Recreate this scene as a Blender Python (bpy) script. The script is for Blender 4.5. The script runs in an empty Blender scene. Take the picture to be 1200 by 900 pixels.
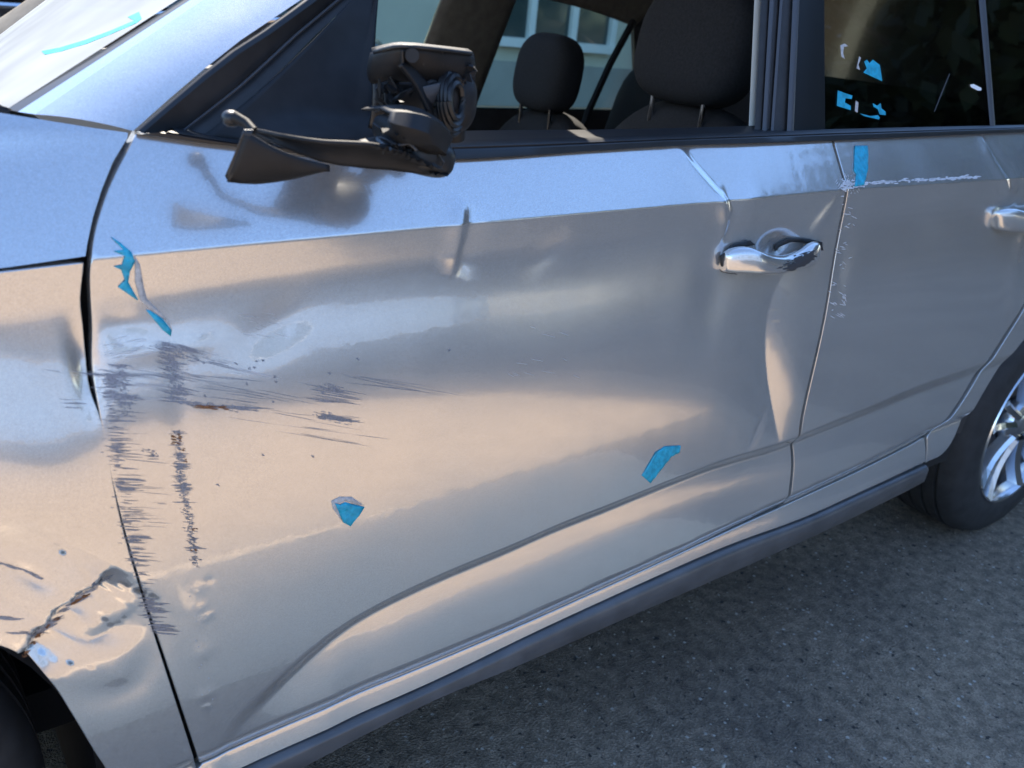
import bpy, bmesh, math, random
import numpy as np
from mathutils import Vector, Matrix
from mathutils.geometry import delaunay_2d_cdt
random.seed(7); RNG = np.random.RandomState(7)
scene = bpy.context.scene
C = scene.collection
R_ = math.radians

# ------------------------------------------------------------------ camera
CAMP = np.array([0.2341, -0.7608, 1.1042]); YAW, PIT, ROL, FPX = 0.6668, 0.3953, 0.1032, 1034.18
_f = np.array([math.sin(YAW)*math.cos(PIT), math.cos(YAW)*math.cos(PIT), -math.sin(PIT)])
_r0 = np.array([math.cos(YAW), -math.sin(YAW), 0]); _u0 = np.cross(_r0, _f)
_r = math.cos(ROL)*_r0 + math.sin(ROL)*_u0
_u = -math.sin(ROL)*_r0 + math.cos(ROL)*_u0
cd = bpy.data.cameras.new('camera'); cam = bpy.data.objects.new('camera', cd); C.objects.link(cam)
cam.matrix_world = Matrix(((_r[0], _u[0], -_f[0], CAMP[0]), (_r[1], _u[1], -_f[1], CAMP[1]),
                           (_r[2], _u[2], -_f[2], CAMP[2]), (0, 0, 0, 1)))
cd.sensor_width = 36; cd.lens = 36*FPX/1200; cd.clip_start = 0.02; cd.clip_end = 2000
cd.dof.use_dof = True; cd.dof.focus_distance = 1.15; cd.dof.aperture_fstop = 7.0
scene.camera = cam

# ------------------------------------------------------------------ world, sun, exposure
SUN_AZ = math.atan2(0.40, 0.92)      # from +Y towards +X
SUN_EL = R_(50.3)
w = bpy.data.worlds.new("World"); scene.world = w; w.use_nodes = True
nt = w.node_tree; bg = nt.nodes['Background']
sky = nt.nodes.new('ShaderNodeTexSky'); sky.sky_type = 'NISHITA'; sky.sun_disc = False
sky.sun_elevation = SUN_EL; sky.sun_rotation = SUN_AZ
sky.air_density = 1.0; sky.dust_density = 0.1; sky.ozone_density = 5.6
nt.links.new(sky.outputs[0], bg.inputs[0]); bg.inputs[1].default_value = 0.15
sl = bpy.data.lights.new('sun', 'SUN'); so = bpy.data.objects.new('sun', sl); C.objects.link(so)
sl.energy = 4.2; sl.angle = R_(0.55); sl.color = (1.0, 0.90, 0.76)
sdir = Vector((math.sin(SUN_AZ)*math.cos(SUN_EL), math.cos(SUN_AZ)*math.cos(SUN_EL), math.sin(SUN_EL)))
so.rotation_euler = sdir.to_track_quat('Z', 'Y').to_euler()
vs = scene.view_settings; vs.view_transform = 'Standard'; vs.look = 'None'; vs.gamma = 1; vs.exposure = 1.72
scene.cycles.max_bounces = 8; scene.cycles.transparent_max_bounces = 12

# ------------------------------------------------------------------ materials
def mat(name, col, rough=0.5, metal=0.0, coat=0.0, spec=0.5, noise=None, bump=None, ns=40, coat_r=0.03):
    m = bpy.data.materials.new(name); m.use_nodes = True
    n = m.node_tree.nodes; l = m.node_tree.links; b = n['Principled BSDF']
    b.inputs['Base Color'].default_value = (*col, 1); b.inputs['Roughness'].default_value = rough
    b.inputs['Metallic'].default_value = metal; b.inputs['Coat Weight'].default_value = coat
    b.inputs['Coat Roughness'].default_value = coat_r; b.inputs['Coat IOR'].default_value = 1.9 if name == 'silver_paint' else 1.5; b.inputs['Specular IOR Level'].default_value = spec
    tc = n.new('ShaderNodeTexCoord')
    if noise:
        t = n.new('ShaderNodeTexNoise'); t.inputs['Scale'].default_value = ns; t.inputs['Detail'].default_value = 6
        l.new(tc.outputs['Object'], t.inputs['Vector'])
        r = n.new('ShaderNodeValToRGB'); r.color_ramp.elements[0].position = .32; r.color_ramp.elements[1].position = .68
        r.color_ramp.elements[0].color = (*[c*(1-noise) for c in col], 1); r.color_ramp.elements[1].color = (*[min(1, c*(1+noise)) for c in col], 1)
        l.new(t.outputs[0], r.inputs[0]); l.new(r.outputs[0], b.inputs['Base Color'])
    if bump:
        t2 = n.new('ShaderNodeTexNoise'); t2.inputs['Scale'].default_value = bump[0]; t2.inputs['Detail'].default_value = 4
        l.new(tc.outputs['Object'], t2.inputs['Vector'])
        bp = n.new('ShaderNodeBump'); bp.inputs['Strength'].default_value = bump[1]; bp.inputs['Distance'].default_value = bump[2]
        l.new(t2.outputs[0], bp.inputs['Height']); l.new(bp.outputs[0], b.inputs['Normal'])
    return m

def paint_mat():
    m = mat('silver_paint', (.60, .60, .60), 0.3, 0.72, 1.0, coat_r=0.02)
    n = m.node_tree.nodes; l = m.node_tree.links; b = n['Principled BSDF']
    tc = n.new('ShaderNodeTexCoord')
    # metal flakes: tiny cells of slightly different brightness
    v = n.new('ShaderNodeTexVoronoi'); v.inputs['Scale'].default_value = 1600
    l.new(tc.outputs['Object'], v.inputs['Vector'])
    rp = n.new('ShaderNodeMapRange'); rp.inputs['To Min'].default_value = .82; rp.inputs['To Max'].default_value = 1.12
    sep = n.new('ShaderNodeSeparateColor'); l.new(v.outputs['Color'], sep.inputs[0]); l.new(sep.outputs[0], rp.inputs['Value'])
    # film of dust, thicker low down and in soft patches
    t = n.new('ShaderNodeTexNoise'); t.inputs['Scale'].default_value = 5; t.inputs['Detail'].default_value = 7; t.inputs['Roughness'].default_value = .6
    l.new(tc.outputs['Object'], t.inputs['Vector'])
    t3 = n.new('ShaderNodeTexNoise'); t3.inputs['Scale'].default_value = 260; t3.inputs['Detail'].default_value = 3
    l.new(tc.outputs['Object'], t3.inputs['Vector'])
    base = n.new('ShaderNodeVectorMath'); base.operation = 'SCALE'; base.inputs[0].default_value = PAINT
    l.new(rp.outputs[0], base.inputs['Scale'])
    l.new(base.outputs[0], b.inputs['Base Color'])
    r2 = n.new('ShaderNodeMapRange'); r2.inputs['From Min'].default_value = .35; r2.inputs['From Max'].default_value = .7
    r2.inputs['To Min'].default_value = PR[0]; r2.inputs['To Max'].default_value = PR[1]
    l.new(t.outputs[0], r2.inputs['Value']); l.new(r2.outputs[0], b.inputs['Roughness'])
    r3 = n.new('ShaderNodeMapRange'); r3.inputs['From Min'].default_value = .4; r3.inputs['From Max'].default_value = .7
    r3.inputs['To Min'].default_value = .015; r3.inputs['To Max'].default_value = .09
    l.new(t3.outputs[0], r3.inputs['Value']); l.new(r3.outputs[0], b.inputs['Coat Roughness'])
    # orange peel
    t4 = n.new('ShaderNodeTexNoise'); t4.inputs['Scale'].default_value = 90; t4.inputs['Detail'].default_value = 2
    l.new(tc.outputs['Object'], t4.inputs['Vector'])
    bp = n.new('ShaderNodeBump'); bp.inputs['Strength'].default_value = .25; bp.inputs['Distance'].default_value = .0002
    l.new(t4.outputs[0], bp.inputs['Height']); l.new(bp.outputs[0], b.inputs['Normal']); l.new(bp.outputs[0], b.inputs['Coat Normal'])
    return m
PAINT = (.60, .594, .58); PR = (.18, .27)
M = {}
M['paint'] = paint_mat()
M['plastic'] = mat('black_plastic', (.010, .010, .011), .56, spec=.35, noise=.25, ns=60, bump=(900, .3, .0003))
M['pillar'] = mat('gloss_pillar', (.012, .013, .014), .3, spec=.2)
M['trim'] = mat('satin_black_trim', (.010, .011, .013), .42, noise=.2, ns=30)
M['rubber'] = mat('rubber', (.016, .016, .017), .62, noise=.3, ns=50)
M['sealgrey'] = mat('grey_seal', (.05, .053, .06), .45)
M['gap'] = mat('dark_cavity', (.006, .006, .006), .9)
M['tyre'] = mat('tyre_rubber', (.018, .018, .019), .72, noise=.35, ns=35, bump=(300, .3, .0006))
M['alloy'] = mat('alloy', (.62, .63, .65), .22, 1.0, .5)
M['chrome'] = mat('chrome', (.8, .8, .8), .08, 1.0)
M['fabric'] = mat('black_fabric', (.014, .014, .016), .9, noise=.3, ns=220, bump=(500, .5, .001))
M['dash'] = mat('dashboard_plastic', (.03, .03, .032), .6, noise=.2)
M['lining'] = mat('beige_lining', (.15, .132, .105), .9, noise=.15)
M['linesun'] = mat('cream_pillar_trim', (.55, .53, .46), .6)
M['tape'] = mat('blue_tape', (.010, .32, .47), .45, noise=.25, ns=120, bump=(170, 1.0, .0016))
M['tapegreen'] = mat('teal_tape', (.06, .46, .42), .5, noise=.3, ns=90)
M['glue'] = mat('glue_residue', (.42, .41, .40), .7, noise=.25, ns=300)
M['scratch'] = mat('scraped_undercoat', (.215, .23, .27), .5, .4, noise=.4, ns=900)
M['scratchlight'] = mat('scuffed_clearcoat', (.46, .47, .49), .5, .4)
M['rust'] = mat('rust', (.20, .085, .03), .85, noise=.5, ns=500, bump=(700, .8, .001))
M['wall'] = mat('cream_render', (.62, .58, .48), .9, noise=.06, ns=3)
M['wallgrey'] = mat('grey_plinth', (.35, .34, .31), .9, noise=.1, ns=3)
M['frame'] = mat('white_frame', (.8, .8, .78), .5)
M['darkpaint'] = mat('dark_car_paint', (.02, .022, .03), .3, .3, 1.0)

def glass(name, tint, refl=1.0):
    m = bpy.data.materials.new(name); m.use_nodes = True
    n = m.node_tree.nodes; l = m.node_tree.links; n.clear()
    o = n.new('ShaderNodeOutputMaterial'); mx = n.new('ShaderNodeMixShader'); tr = n.new('ShaderNodeBsdfTransparent')
    gl = n.new('ShaderNodeBsdfGlossy'); fr = n.new('ShaderNodeFresnel'); fr.inputs[0].default_value = 1.42
    tr.inputs[0].default_value = (*tint, 1); gl.inputs['Roughness'].default_value = .01
    gl.inputs[0].default_value = (refl, refl, refl, 1)
    l.new(fr.outputs[0], mx.inputs[0]); l.new(tr.outputs[0], mx.inputs[1]); l.new(gl.outputs[0], mx.inputs[2]); l.new(mx.outputs[0], o.inputs[0])
    return m
M['glass'] = glass('clear_green_glass', (.62, .80, .70))
M['glassdark'] = glass('privacy_glass', (.10, .11, .10))
def dusty_glass():
    m = glass('dusty_windscreen', (.60, .74, .68)); n = m.node_tree.nodes; l = m.node_tree.links
    out = n['Material Output']; prev = out.inputs[0].links[0].from_socket
    d = n.new('ShaderNodeBsdfTranslucent'); d.inputs[0].default_value = (.9, .92, .9, 1)
    d2 = n.new('ShaderNodeBsdfDiffuse'); d2.inputs[0].default_value = (.75, .77, .76, 1)
    ad = n.new('ShaderNodeMixShader'); l.new(d.outputs[0], ad.inputs[1]); l.new(d2.outputs[0], ad.inputs[2])
    t = n.new('ShaderNodeTexNoise'); t.inputs['Scale'].default_value = 6; tc = n.new('ShaderNodeTexCoord'); l.new(tc.outputs['Object'], t.inputs['Vector'])
    mr = n.new('ShaderNodeMapRange'); mr.inputs['From Min'].default_value = .3; mr.inputs['From Max'].default_value = .7
    mr.inputs['To Min'].default_value = .6; mr.inputs['To Max'].default_value = .92; l.new(t.outputs[0], mr.inputs['Value'])
    mx = n.new('ShaderNodeMixShader'); l.new(mr.outputs[0], mx.inputs[0]); l.new(prev, mx.inputs[1]); l.new(ad.outputs[0], mx.inputs[2])
    l.new(mx.outputs[0], out.inputs[0]); return m
M['screen'] = dusty_glass()

def asphalt():
    m = bpy.data.materials.new('asphalt'); m.use_nodes = True
    n = m.node_tree.nodes; l = m.node_tree.links; b = n['Principled BSDF']; b.inputs['Roughness'].default_value = .85
    tc = n.new('ShaderNodeTexCoord')
    def noise(s, d=5): 
        t = n.new('ShaderNodeTexNoise'); t.inputs['Scale'].default_value = s; t.inputs['Detail'].default_value = d; l.new(tc.outputs['Object'], t.inputs['Vector']); return t
    def ramp(src, p0, c0, p1, c1):
        r = n.new('ShaderNodeValToRGB'); e = r.color_ramp.elements; e[0].position = p0; e[1].position = p1
        e[0].color = (*c0, 1); e[1].color = (*c1, 1); l.new(src, r.inputs[0]); return r
    def mix(mode, fac, a, bb):
        x = n.new('ShaderNodeMix'); x.data_type = 'RGBA'; x.blend_type = mode
        if isinstance(fac, float): x.inputs[0].default_value = fac
        else: l.new(fac, x.inputs[0])
        l.new(a, x.inputs[6])
        if isinstance(bb, tuple): x.inputs[7].default_value = (*bb, 1)
        else: l.new(bb, x.inputs[7])
        return x.outputs[2]
    v = n.new('ShaderNodeTexVoronoi'); v.inputs['Scale'].default_value = 300; l.new(tc.outputs['Object'], v.inputs['Vector'])
    vs_ = n.new('ShaderNodeSeparateColor'); l.new(v.outputs['Color'], vs_.inputs[0])
    stones = ramp(vs_.outputs[0], 0.0, (.165, .128, .092), 1.0, (.30, .236, .172))
    big = ramp(noise(1.7, 6).outputs[0], .3, (.62, .62, .64), .7, (1.25, 1.22, 1.16))
    c = mix('MULTIPLY', 1.0, stones.outputs[0], big.outputs[0])
    mid = ramp(noise(38, 5).outputs[0], .35, (.62, .62, .62), .62, (1.12, 1.12, 1.12))
    c = mix('MULTIPLY', 1.0, c, mid.outputs[0])
    pit = ramp(noise(62, 3).outputs[0], .31, (1, 1, 1), .37, (0, 0, 0))
    c = mix('MIX', pit.outputs[0], c, (.03, .027, .024))
    v2 = n.new('ShaderNodeTexVoronoi'); v2.inputs['Scale'].default_value = 95; l.new(tc.outputs['Object'], v2.inputs['Vector'])
    s2 = n.new('ShaderNodeSeparateColor'); l.new(v2.outputs['Color'], s2.inputs[0])
    g1 = ramp(s2.outputs[1], .93, (0, 0, 0), .96, (1, 1, 1))
    g2 = ramp(v2.outputs['Distance'], .25, (1, 1, 1), .38, (0, 0, 0))
    gg = mix('MULTIPLY', 1.0, g1.outputs[0], g2.outputs[0])
    c = mix('MIX', gg, c, (.45, .41, .35))
    # pale dust further out
    l.new(c, b.inputs['Base Color'])
    h = n.new('ShaderNodeMath'); h.operation = 'ADD'; l.new(v.outputs['Distance'], h.inputs[0]); l.new(noise(75, 3).outputs[0], h.inputs[1])
    bp = n.new('ShaderNodeBump'); bp.inputs['Strength'].default_value = .8; bp.inputs['Distance'].default_value = .004
    l.new(h.outputs[0], bp.inputs['Height']); l.new(bp.outputs[0], b.inputs['Normal'])
    return m
M['asphalt'] = asphalt()
M['paving'] = mat('pale_concrete', (.325, .24, .160), .9, noise=.14, ns=9, bump=(120, .5, .002))

# ------------------------------------------------------------------ object helpers
def tag(o, label=None, cat=None, group=None, kind=None):
    if label: o['label'] = label
    if cat: o['category'] = cat
    if group: o['group'] = group
    if kind: o['kind'] = kind
    return o
def empty(name, loc=(0, 0, 0)):
    o = bpy.data.objects.new(name, None); o.location = loc; C.objects.link(o); o.empty_display_size = .1; return o
def link(name, me, m, parent=None):
    o = bpy.data.objects.new(name, me); C.objects.link(o)
    if m is not None: me.materials.append(m)
    if parent is not None:
        o.parent = parent; q = parent; off = Vector((0, 0, 0))
        while q is not None: off += Vector(q.location); q = q.parent
        o.location = -off
    return o
def mesh(name, V, Fc, m, parent=None, smooth=True, solid=0, bevel=0, subs=0):
    me = bpy.data.meshes.new(name); me.from_pydata([tuple(map(float, v)) for v in V], [], [tuple(map(int, f)) for f in Fc]); me.update()
    bm = bmesh.new(); bm.from_mesh(me); bmesh.ops.recalc_face_normals(bm, faces=bm.faces); bm.to_mesh(me); bm.free()
    if smooth: me.polygons.foreach_set('use_smooth', [True]*len(me.polygons))
    o = link(name, me, m, parent)
    if solid:
        s = o.modifiers.new('s', 'SOLIDIFY'); s.thickness = solid; s.offset = 0
    if bevel:
        s = o.modifiers.new('b', 'BEVEL'); s.width = bevel; s.segments = 2; s.limit_method = 'ANGLE'; s.angle_limit = R_(40)
    if subs:
        s = o.modifiers.new('u', 'SUBSURF'); s.levels = subs; s.render_levels = subs
    if smooth and not subs:
        try: me.set_sharp_from_angle(angle=R_(38))
        except Exception: pass
    return o
def box(name, c, s, m, parent=None, bevel=.0, rot=None):
    V = [Vector((x*s[0]/2, y*s[1]/2, z*s[2]/2)) for x in (-1, 1) for y in (-1, 1) for z in (-1, 1)]
    if rot: V = [rot @ v for v in V]
    V = [v + Vector(c) for v in V]
    return mesh(name, V, [(0, 1, 3, 2), (4, 6, 7, 5), (0, 4, 5, 1), (2, 3, 7, 6), (0, 2, 6, 4), (1, 5, 7, 3)], m, parent, smooth=bevel > 0, bevel=bevel)
def tube(name, pts, r, m, parent=None, n=10, closed=False):
    pts = [Vector(p) for p in pts]; V = []; F = []
    rr = r if isinstance(r, (list, tuple)) else [r]*len(pts)
    up = Vector((0, 0, 1))
    for i, p in enumerate(pts):
        t = (pts[min(i+1, len(pts)-1)] - pts[max(i-1, 0)]).normalized()
        a = t.cross(up); a = a.normalized() if a.length > 1e-3 else Vector((1, 0, 0)); b = t.cross(a).normalized()
        for k in range(n):
            th = 2*math.pi*k/n; V.append(p + rr[i]*(math.cos(th)*a + math.sin(th)*b))
    for i in range(len(pts)-1):
        for k in range(n): F.append((i*n+k, i*n+(k+1) % n, (i+1)*n+(k+1) % n, (i+1)*n+k))
    F += [tuple(range(n)), tuple(range((len(pts)-1)*n, len(pts)*n))]
    return mesh(name, V, F, m, parent)
def superell(name, c, s, e, m, parent=None, rot=None, nu=32, nv=20, fn=None):
    V = []; F = []
    sg = lambda v, p: math.copysign(abs(v)**p, v)
    for j in range(nv+1):
        ph = -math.pi/2 + math.pi*j/nv
        for i in range(nu):
            th = 2*math.pi*i/nu
            v = Vector((s[0]/2*sg(math.cos(ph), e)*sg(math.cos(th), e), s[1]/2*sg(math.cos(ph), e)*sg(math.sin(th), e), s[2]/2*sg(math.sin(ph), e)))
            if fn: v = fn(v)
            if rot: v = rot @ v
            V.append(v + Vector(c))
    for j in range(nv):
        for i in range(nu): F.append((j*nu+i, j*nu+(i+1) % nu, (j+1)*nu+(i+1) % nu, (j+1)*nu+i))
    o = mesh(name, V, F, m, parent); bm = bmesh.new(); bm.from_mesh(o.data); bmesh.ops.remove_doubles(bm, verts=bm.verts, dist=1e-5); bm.to_mesh(o.data); bm.free()
    return o

# ------------------------------------------------------------------ sight-line measuring (turns a traced point into a place on a surface)
def ray(px, py):
    d = _f + (px-600)/FPX*_r - (py-450)/FPX*_u
    return d/np.linalg.norm(d)
def at(px, py, Y=0.0):
    d = ray(px, py); return CAMP + d*((Y-CAMP[1])/d[1])
def Gy(z): return .05 + .36*(z-.98)             # side glass plane, leaning in
def atG(px, py, off=0.0):
    d = ray(px, py); t = (.05+off+.36*(CAMP[2]-.98)-CAMP[1])/(d[1]-.36*d[2]); return CAMP+t*d

# ------------------------------------------------------------------ body side surface  y = F(x, z)
def lerp(x, tab): return np.interp(x, [t[0] for t in tab], [t[1] for t in tab])
ZC = [(-1, .845), (.321, .877), (.386, .883), (.531, .887), (.714, .891), (.951, .897), (1.178, .902), (1.442, .909), (2.01, .914), (3.4, .93)]
ZCR = [(-1, .2), (.44, .300), (.462, .330), (.50, .350), (.553, .371), (.628, .400), (.72, .431), (.875, .462), (1.108, .480), (1.407, .478), (1.541, .491), (1.917, .527), (3.4, .6)]
ZS = [(-1, .27), (.452, .288), (.63, .297), (.894, .307), (1.236, .329), (1.489, .349), (1.95, .375), (3.4, .40)]
X0, X1, NX = -1.0, 3.4, 881
Z0, Z1, NZ = .10, 1.06, 961
gx = np.linspace(X0, X1, NX); gz = np.linspace(Z0, Z1, NZ)
# tilt (degrees, + faces the sky) against s = z - char line, at a few stations along the car
TILT = {
 .2: [(.15, 29), (.0, 25), (-.001, -2), (-.03, -1), (-.045, 6), (-.085, 12), (-.12, 11), (-.17, 4), (-.27, 1), (-.36, 0), (-.45, -1), (-.6, -2)],
 .7: [(.15, 29), (.0, 25), (-.001, -2), (-.03, -1), (-.05, 6), (-.09, 11), (-.135, 8.5), (-.20, 3), (-.27, 1.5), (-.36, 0), (-.45, -1), (-.6, -2)],
 1.2: [(.15, 34), (.0, 32), (-.001, -3), (-.03, -1), (-.06, 5), (-.11, 8), (-.19, 5), (-.27, 2), (-.36, 0), (-.45, -1), (-.6, -2)],
 2.0: [(.15, 36), (.0, 34), (-.001, -3), (-.03, -1), (-.07, 4), (-.13, 6), (-.19, 4), (-.27, 1), (-.36, 0), (-.45, -1), (-.6, -2)],
}
def sstep(a, b, x): t = np.clip((x-a)/(b-a), 0, 1); return t*t*(3-2*t)
def build_base():
    xs = sorted(TILT); T = np.zeros((NX, NZ))
    for i, x in enumerate(gx):
        zc = lerp(x, ZC); s = gz-zc
        vals = []
        for k in xs:
            tab = TILT[k][::-1]; vals.append(np.interp(s, [t[0] for t in tab], [t[1] for t in tab]))
        xx = min(max(x, xs[0]), xs[-1]); j = max(0, min(len(xs)-2, np.searchsorted(xs, xx)-1))
        f = (xx-xs[j])/(xs[j+1]-xs[j]); t = vals[j]*(1-f)+vals[j+1]*f
        zcr = lerp(x, ZCR); zs = lerp(x, ZS)
        kx = sstep(.42, .66, x)*(1-.62*sstep(1.2, 1.9, x))
        d = zcr-gz                                    # >0 below crease
        band = .026
        low = np.interp(d, [0, band, .06, .085, .12, .3], [10, 10, 8, 5, 4, 2])
        blend = sstep(band*.6, band*1.25, d)*np.clip(kx*1.2, 0, 1)
        t = t*(1-blend)+low*blend
        inb = sstep(-.004, .005, d)*(1-sstep(band*.75, band*1.15, d))
        t = t*(1-inb*kx) + inb*kx*(-42)
        # turn-under at the door bottom, then the sill facing up again
        inb = sstep(-.026, -.019, zs-gz)*(1-sstep(-.003, 0.0, zs-gz)); t = t*(1-inb)+inb*(-30)
        bl = sstep(-.002, .0015, zs-gz); sil = np.interp(zs-gz, [0, .006, .03, .05, .12], [26, 13, 11, 4, -8]); t = t*(1-bl)+sil*bl
        T[i] = np.tan(np.radians(t))
    dz = gz[1]-gz[0]
    Y = np.concatenate([np.zeros((NX, 1)), np.cumsum((T[:, 1:]+T[:, :-1])/2*dz, axis=1)], axis=1)
    for i, x in enumerate(gx):
        Y[i] -= np.interp(lerp(x, ZC), gz, Y[i])
    # plan curvature: the body narrows gently to the nose and tail
    pl = .035*np.clip((.35-gx)/1.2, 0, 2)**2 + .02*np.clip((gx-2.3)/1.0, 0, 2)**2
    return Y + pl[:, None]
BY = build_base()
def _Wp(px, py):
    d = ray(px, py); Y = 0.0
    for _ in range(12):
        P = CAMP+d*((Y-CAMP[1])/d[1]); Y = .5*Y+.5*float(bil(BY, np.array([P[0]]), np.array([P[2]]))[0])
    return float(P[0]), float(P[2])
TR_CHAR = [(0, 318), (103, 303), (300, 284), (500, 266), (700, 248), (850, 235), (988, 222), (1200, 208)]
TR_CREASE = [(232, 880), (240, 870), (300, 817), (350, 773), (400, 733), (467, 697), (533, 667), (600, 640), (660, 613), (720, 590), (781, 565), (843, 541), (917, 519), (964, 499), (1027, 473), (1078, 451)]
TR_SILL = [(160, 926), (234, 893), (400, 820), (600, 735.5), (800, 645), (918, 590), (1000, 552), (1085, 508)]
def bil(A, x, z):
    u = np.clip((x-X0)/(X1-X0)*(NX-1), 0, NX-1.001); v = np.clip((z-Z0)/(Z1-Z0)*(NZ-1), 0, NZ-1.001)
    i = u.astype(int); j = v.astype(int); a = u-i; b = v-j
    return A[i, j]*(1-a)*(1-b)+A[i+1, j]*a*(1-b)+A[i, j+1]*(1-a)*b+A[i+1, j+1]*a*b
for _k in range(5):          # place the feature line, the crease and the sill joint where they are on the finished skin
    c_ = sorted(_Wp(*p) for p in TR_CHAR); r_ = sorted(_Wp(*p) for p in TR_CREASE); s_ = sorted(_Wp(*p) for p in TR_SILL)
    ZC = [(-1, .845)]+c_+[(3.4, .93)]; ZCR = [(-1, .2), (.44, .26)]+[q for q in r_ if q[0] > .445]+[(3.4, .6)]; ZS = [(-1, s_[0][1]-.02)]+s_+[(3.4, s_[-1][1]+.04)]
    _xa = np.arange(-1, 3.41, .01); _za = np.interp(_xa, [q[0] for q in ZCR], [q[1] for q in ZCR]); _k = np.hanning(13); _k /= _k.sum()
    ZCR = list(zip(_xa, np.convolve(np.pad(_za, 6, mode='edge'), _k, 'valid')))
    BY = build_base()
BGX, BGZ = np.gradient(BY, gx, gz)
def Wp(px, py, off=0.0):
    d = ray(px, py); Y = 0.0
    for _ in range(12):
        P = CAMP+d*((Y-CAMP[1])/d[1]); Y = .5*Y+.5*float(bil(BY, np.array([P[0]]), np.array([P[2]]))[0]) + off*.5
    return P
def local(f, P, m):
    P = np.array(P); a = P.min(0)-m; b = P.max(0)+m
    def g(x, z):
        x = np.asarray(x, float); z = np.asarray(z, float)
        k = (x > a[0]) & (x < b[0]) & (z > a[1]) & (z < b[1]); r = np.zeros(x.shape)
        if k.any(): r[k] = f(x[k], z[k])
        return r
    return g
def xz(px, py): P = Wp(px, py); return P[0], P[2]

# dents -----------------------------------------------------------------
DENTS = []
def gauss(px, py, rx, rz, amp, ang=0):
    cx, cz = xz(px, py); ca, sa = math.cos(R_(ang)), math.sin(R_(ang))
    def f(x, z):
        u = (x-cx)*ca+(z-cz)*sa; v = -(x-cx)*sa+(z-cz)*ca
        return amp*np.exp(-(u/rx)**2-(v/rz)**2)
    DENTS.append(local(f, [(cx, cz)], 3.4*max(rx, rz)))
def catmull2(P):
    P = [np.array(p, float) for p in P]
    if len(P) < 3: return P
    Q = [2*P[0]-P[1]]+P+[2*P[-1]-P[-2]]; out = []
    for i in range(1, len(Q)-2):
        a, b, c, d = Q[i-1:i+3]
        for k in range(4):
            t = k/4; out.append(.5*((2*b)+(c-a)*t+(2*a-5*b+4*c-d)*t*t+(-a+3*b-3*c+d)*t**3))
    out.append(P[-1]); return out
def segdist(P, x, z):
    P = catmull2(P)
    best = np.full(x.shape, 1e9); sd = np.zeros(x.shape); tt = np.zeros(x.shape); L = [0]
    for i in range(len(P)-1): L.append(L[-1]+math.dist(P[i], P[i+1]))
    for i in range(len(P)-1):
        ax, az = P[i]; bx, bz = P[i+1]; dx, dz = bx-ax, bz-az; l2 = dx*dx+dz*dz
        t = np.clip(((x-ax)*dx+(z-az)*dz)/l2, 0, 1); qx = ax+t*dx; qz = az+t*dz
        d = np.hypot(x-qx, z-qz); s = np.sign(dx*(z-az)-dz*(x-ax))
        k = d < best; best = np.where(k, d, best); sd = np.where(k, d*s, sd); tt = np.where(k, (L[i]+t*(L[i+1]-L[i]))/L[-1], tt)
    return best, sd, tt
def valley(pts, w, amp, w2=None):
    P = [xz(*p) for p in pts]
    def f(x, z):
        b, s, t = segdist(P, x, z); ww = w if w2 is None else w+(w2-w)*t
        return amp*np.exp(-(b/ww)**2)*np.sin(np.pi*np.clip(t, 0.0, 1))
    DENTS.append(local(f, P, 3.4*max(w, w2 or 0)))
def fold(pts, up, upw, dn, dnw, w=.003):
    P = [xz(*p) for p in pts]
    def f(x, z):
        b, s, t = segdist(P, x, z)
        fade = np.minimum(1, np.sin(np.pi*np.clip(t, 0, 1))*1.5)
        k = .5+.5*np.tanh(s/w)
        return fade*(k*up*np.exp(-(b/upw)**2)+(1-k)*dn*np.exp(-(b/dnw)**2))
    DENTS.append(local(f, P, 3.4*max(upw, dnw)))
def vee(pts, amp, wl, wr, e=.003):
    P = [xz(*p) for p in pts]
    def f(x, z):
        b, s, t = segdist(P, x, z); w_ = np.where(s > 0, wr, wl); r = np.sqrt(b*b+e*e)-e
        return amp*np.where(s > 0, np.exp(-(r/w_)**2*.5-r/w_*.5) if wr < .012 else np.maximum(0, 1-r/w_)**2, np.exp(-r/w_))*np.sin(np.pi*np.clip(t, 0, 1))
    DENTS.append(local(f, P, 9*max(wl, wr)))
#DENTS_BEGIN
# buckle on the feature line, front door
fold([(549, 236), (546, 258), (541, 285), (531, 325)], .0016, .022, -.0024, .018, .0045)
# soft hollow in the shoulder under the mirror
gauss(425, 225, .055, .03, .0012, -10)
# diagonal fold above the handle
fold([(786, 150), (806, 182), (832, 213), (852, 236), (862, 256)], .0028, .030, -.0034, .028, .0068)
fold([(846, 214), (852, 238), (853, 262), (846, 292)], .0012, .016, -.0022, .014, .0050)
gauss(880, 250, .03, .03, -.002)
# grip recess and pulled ridges round the handle
gauss(912, 288, .036, .019, .010)
vee([(932, 300), (908, 350), (903, 420), (908, 525)], .0115, .05, .075, .0014)
vee([(905, 478), (893, 500), (876, 530)], .002, .012, .02, .001)
valley([(988, 225), (968, 250), (945, 285)], .010, -.0025, .014)
gauss(835, 350, .035, .06, .004)
# broad shallow dish in the middle of the door
gauss(660, 340, .14, .06, .0018, 4)
valley([(610, 320), (650, 290), (665, 265)], .012, .0008)
# rear door
fold([(1146, 150), (1160, 176), (1174, 200), (1184, 226)], .0026, .025, -.0032, .025, .0065)
gauss(1188, 232, .015, .02, -.0015)
gauss(1222, 256, .034, .020, .013)
gauss(985, 320, .02, .05, .002)
valley([(1200, 270), (1188, 320), (1194, 380)], .03, -.003)
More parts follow.
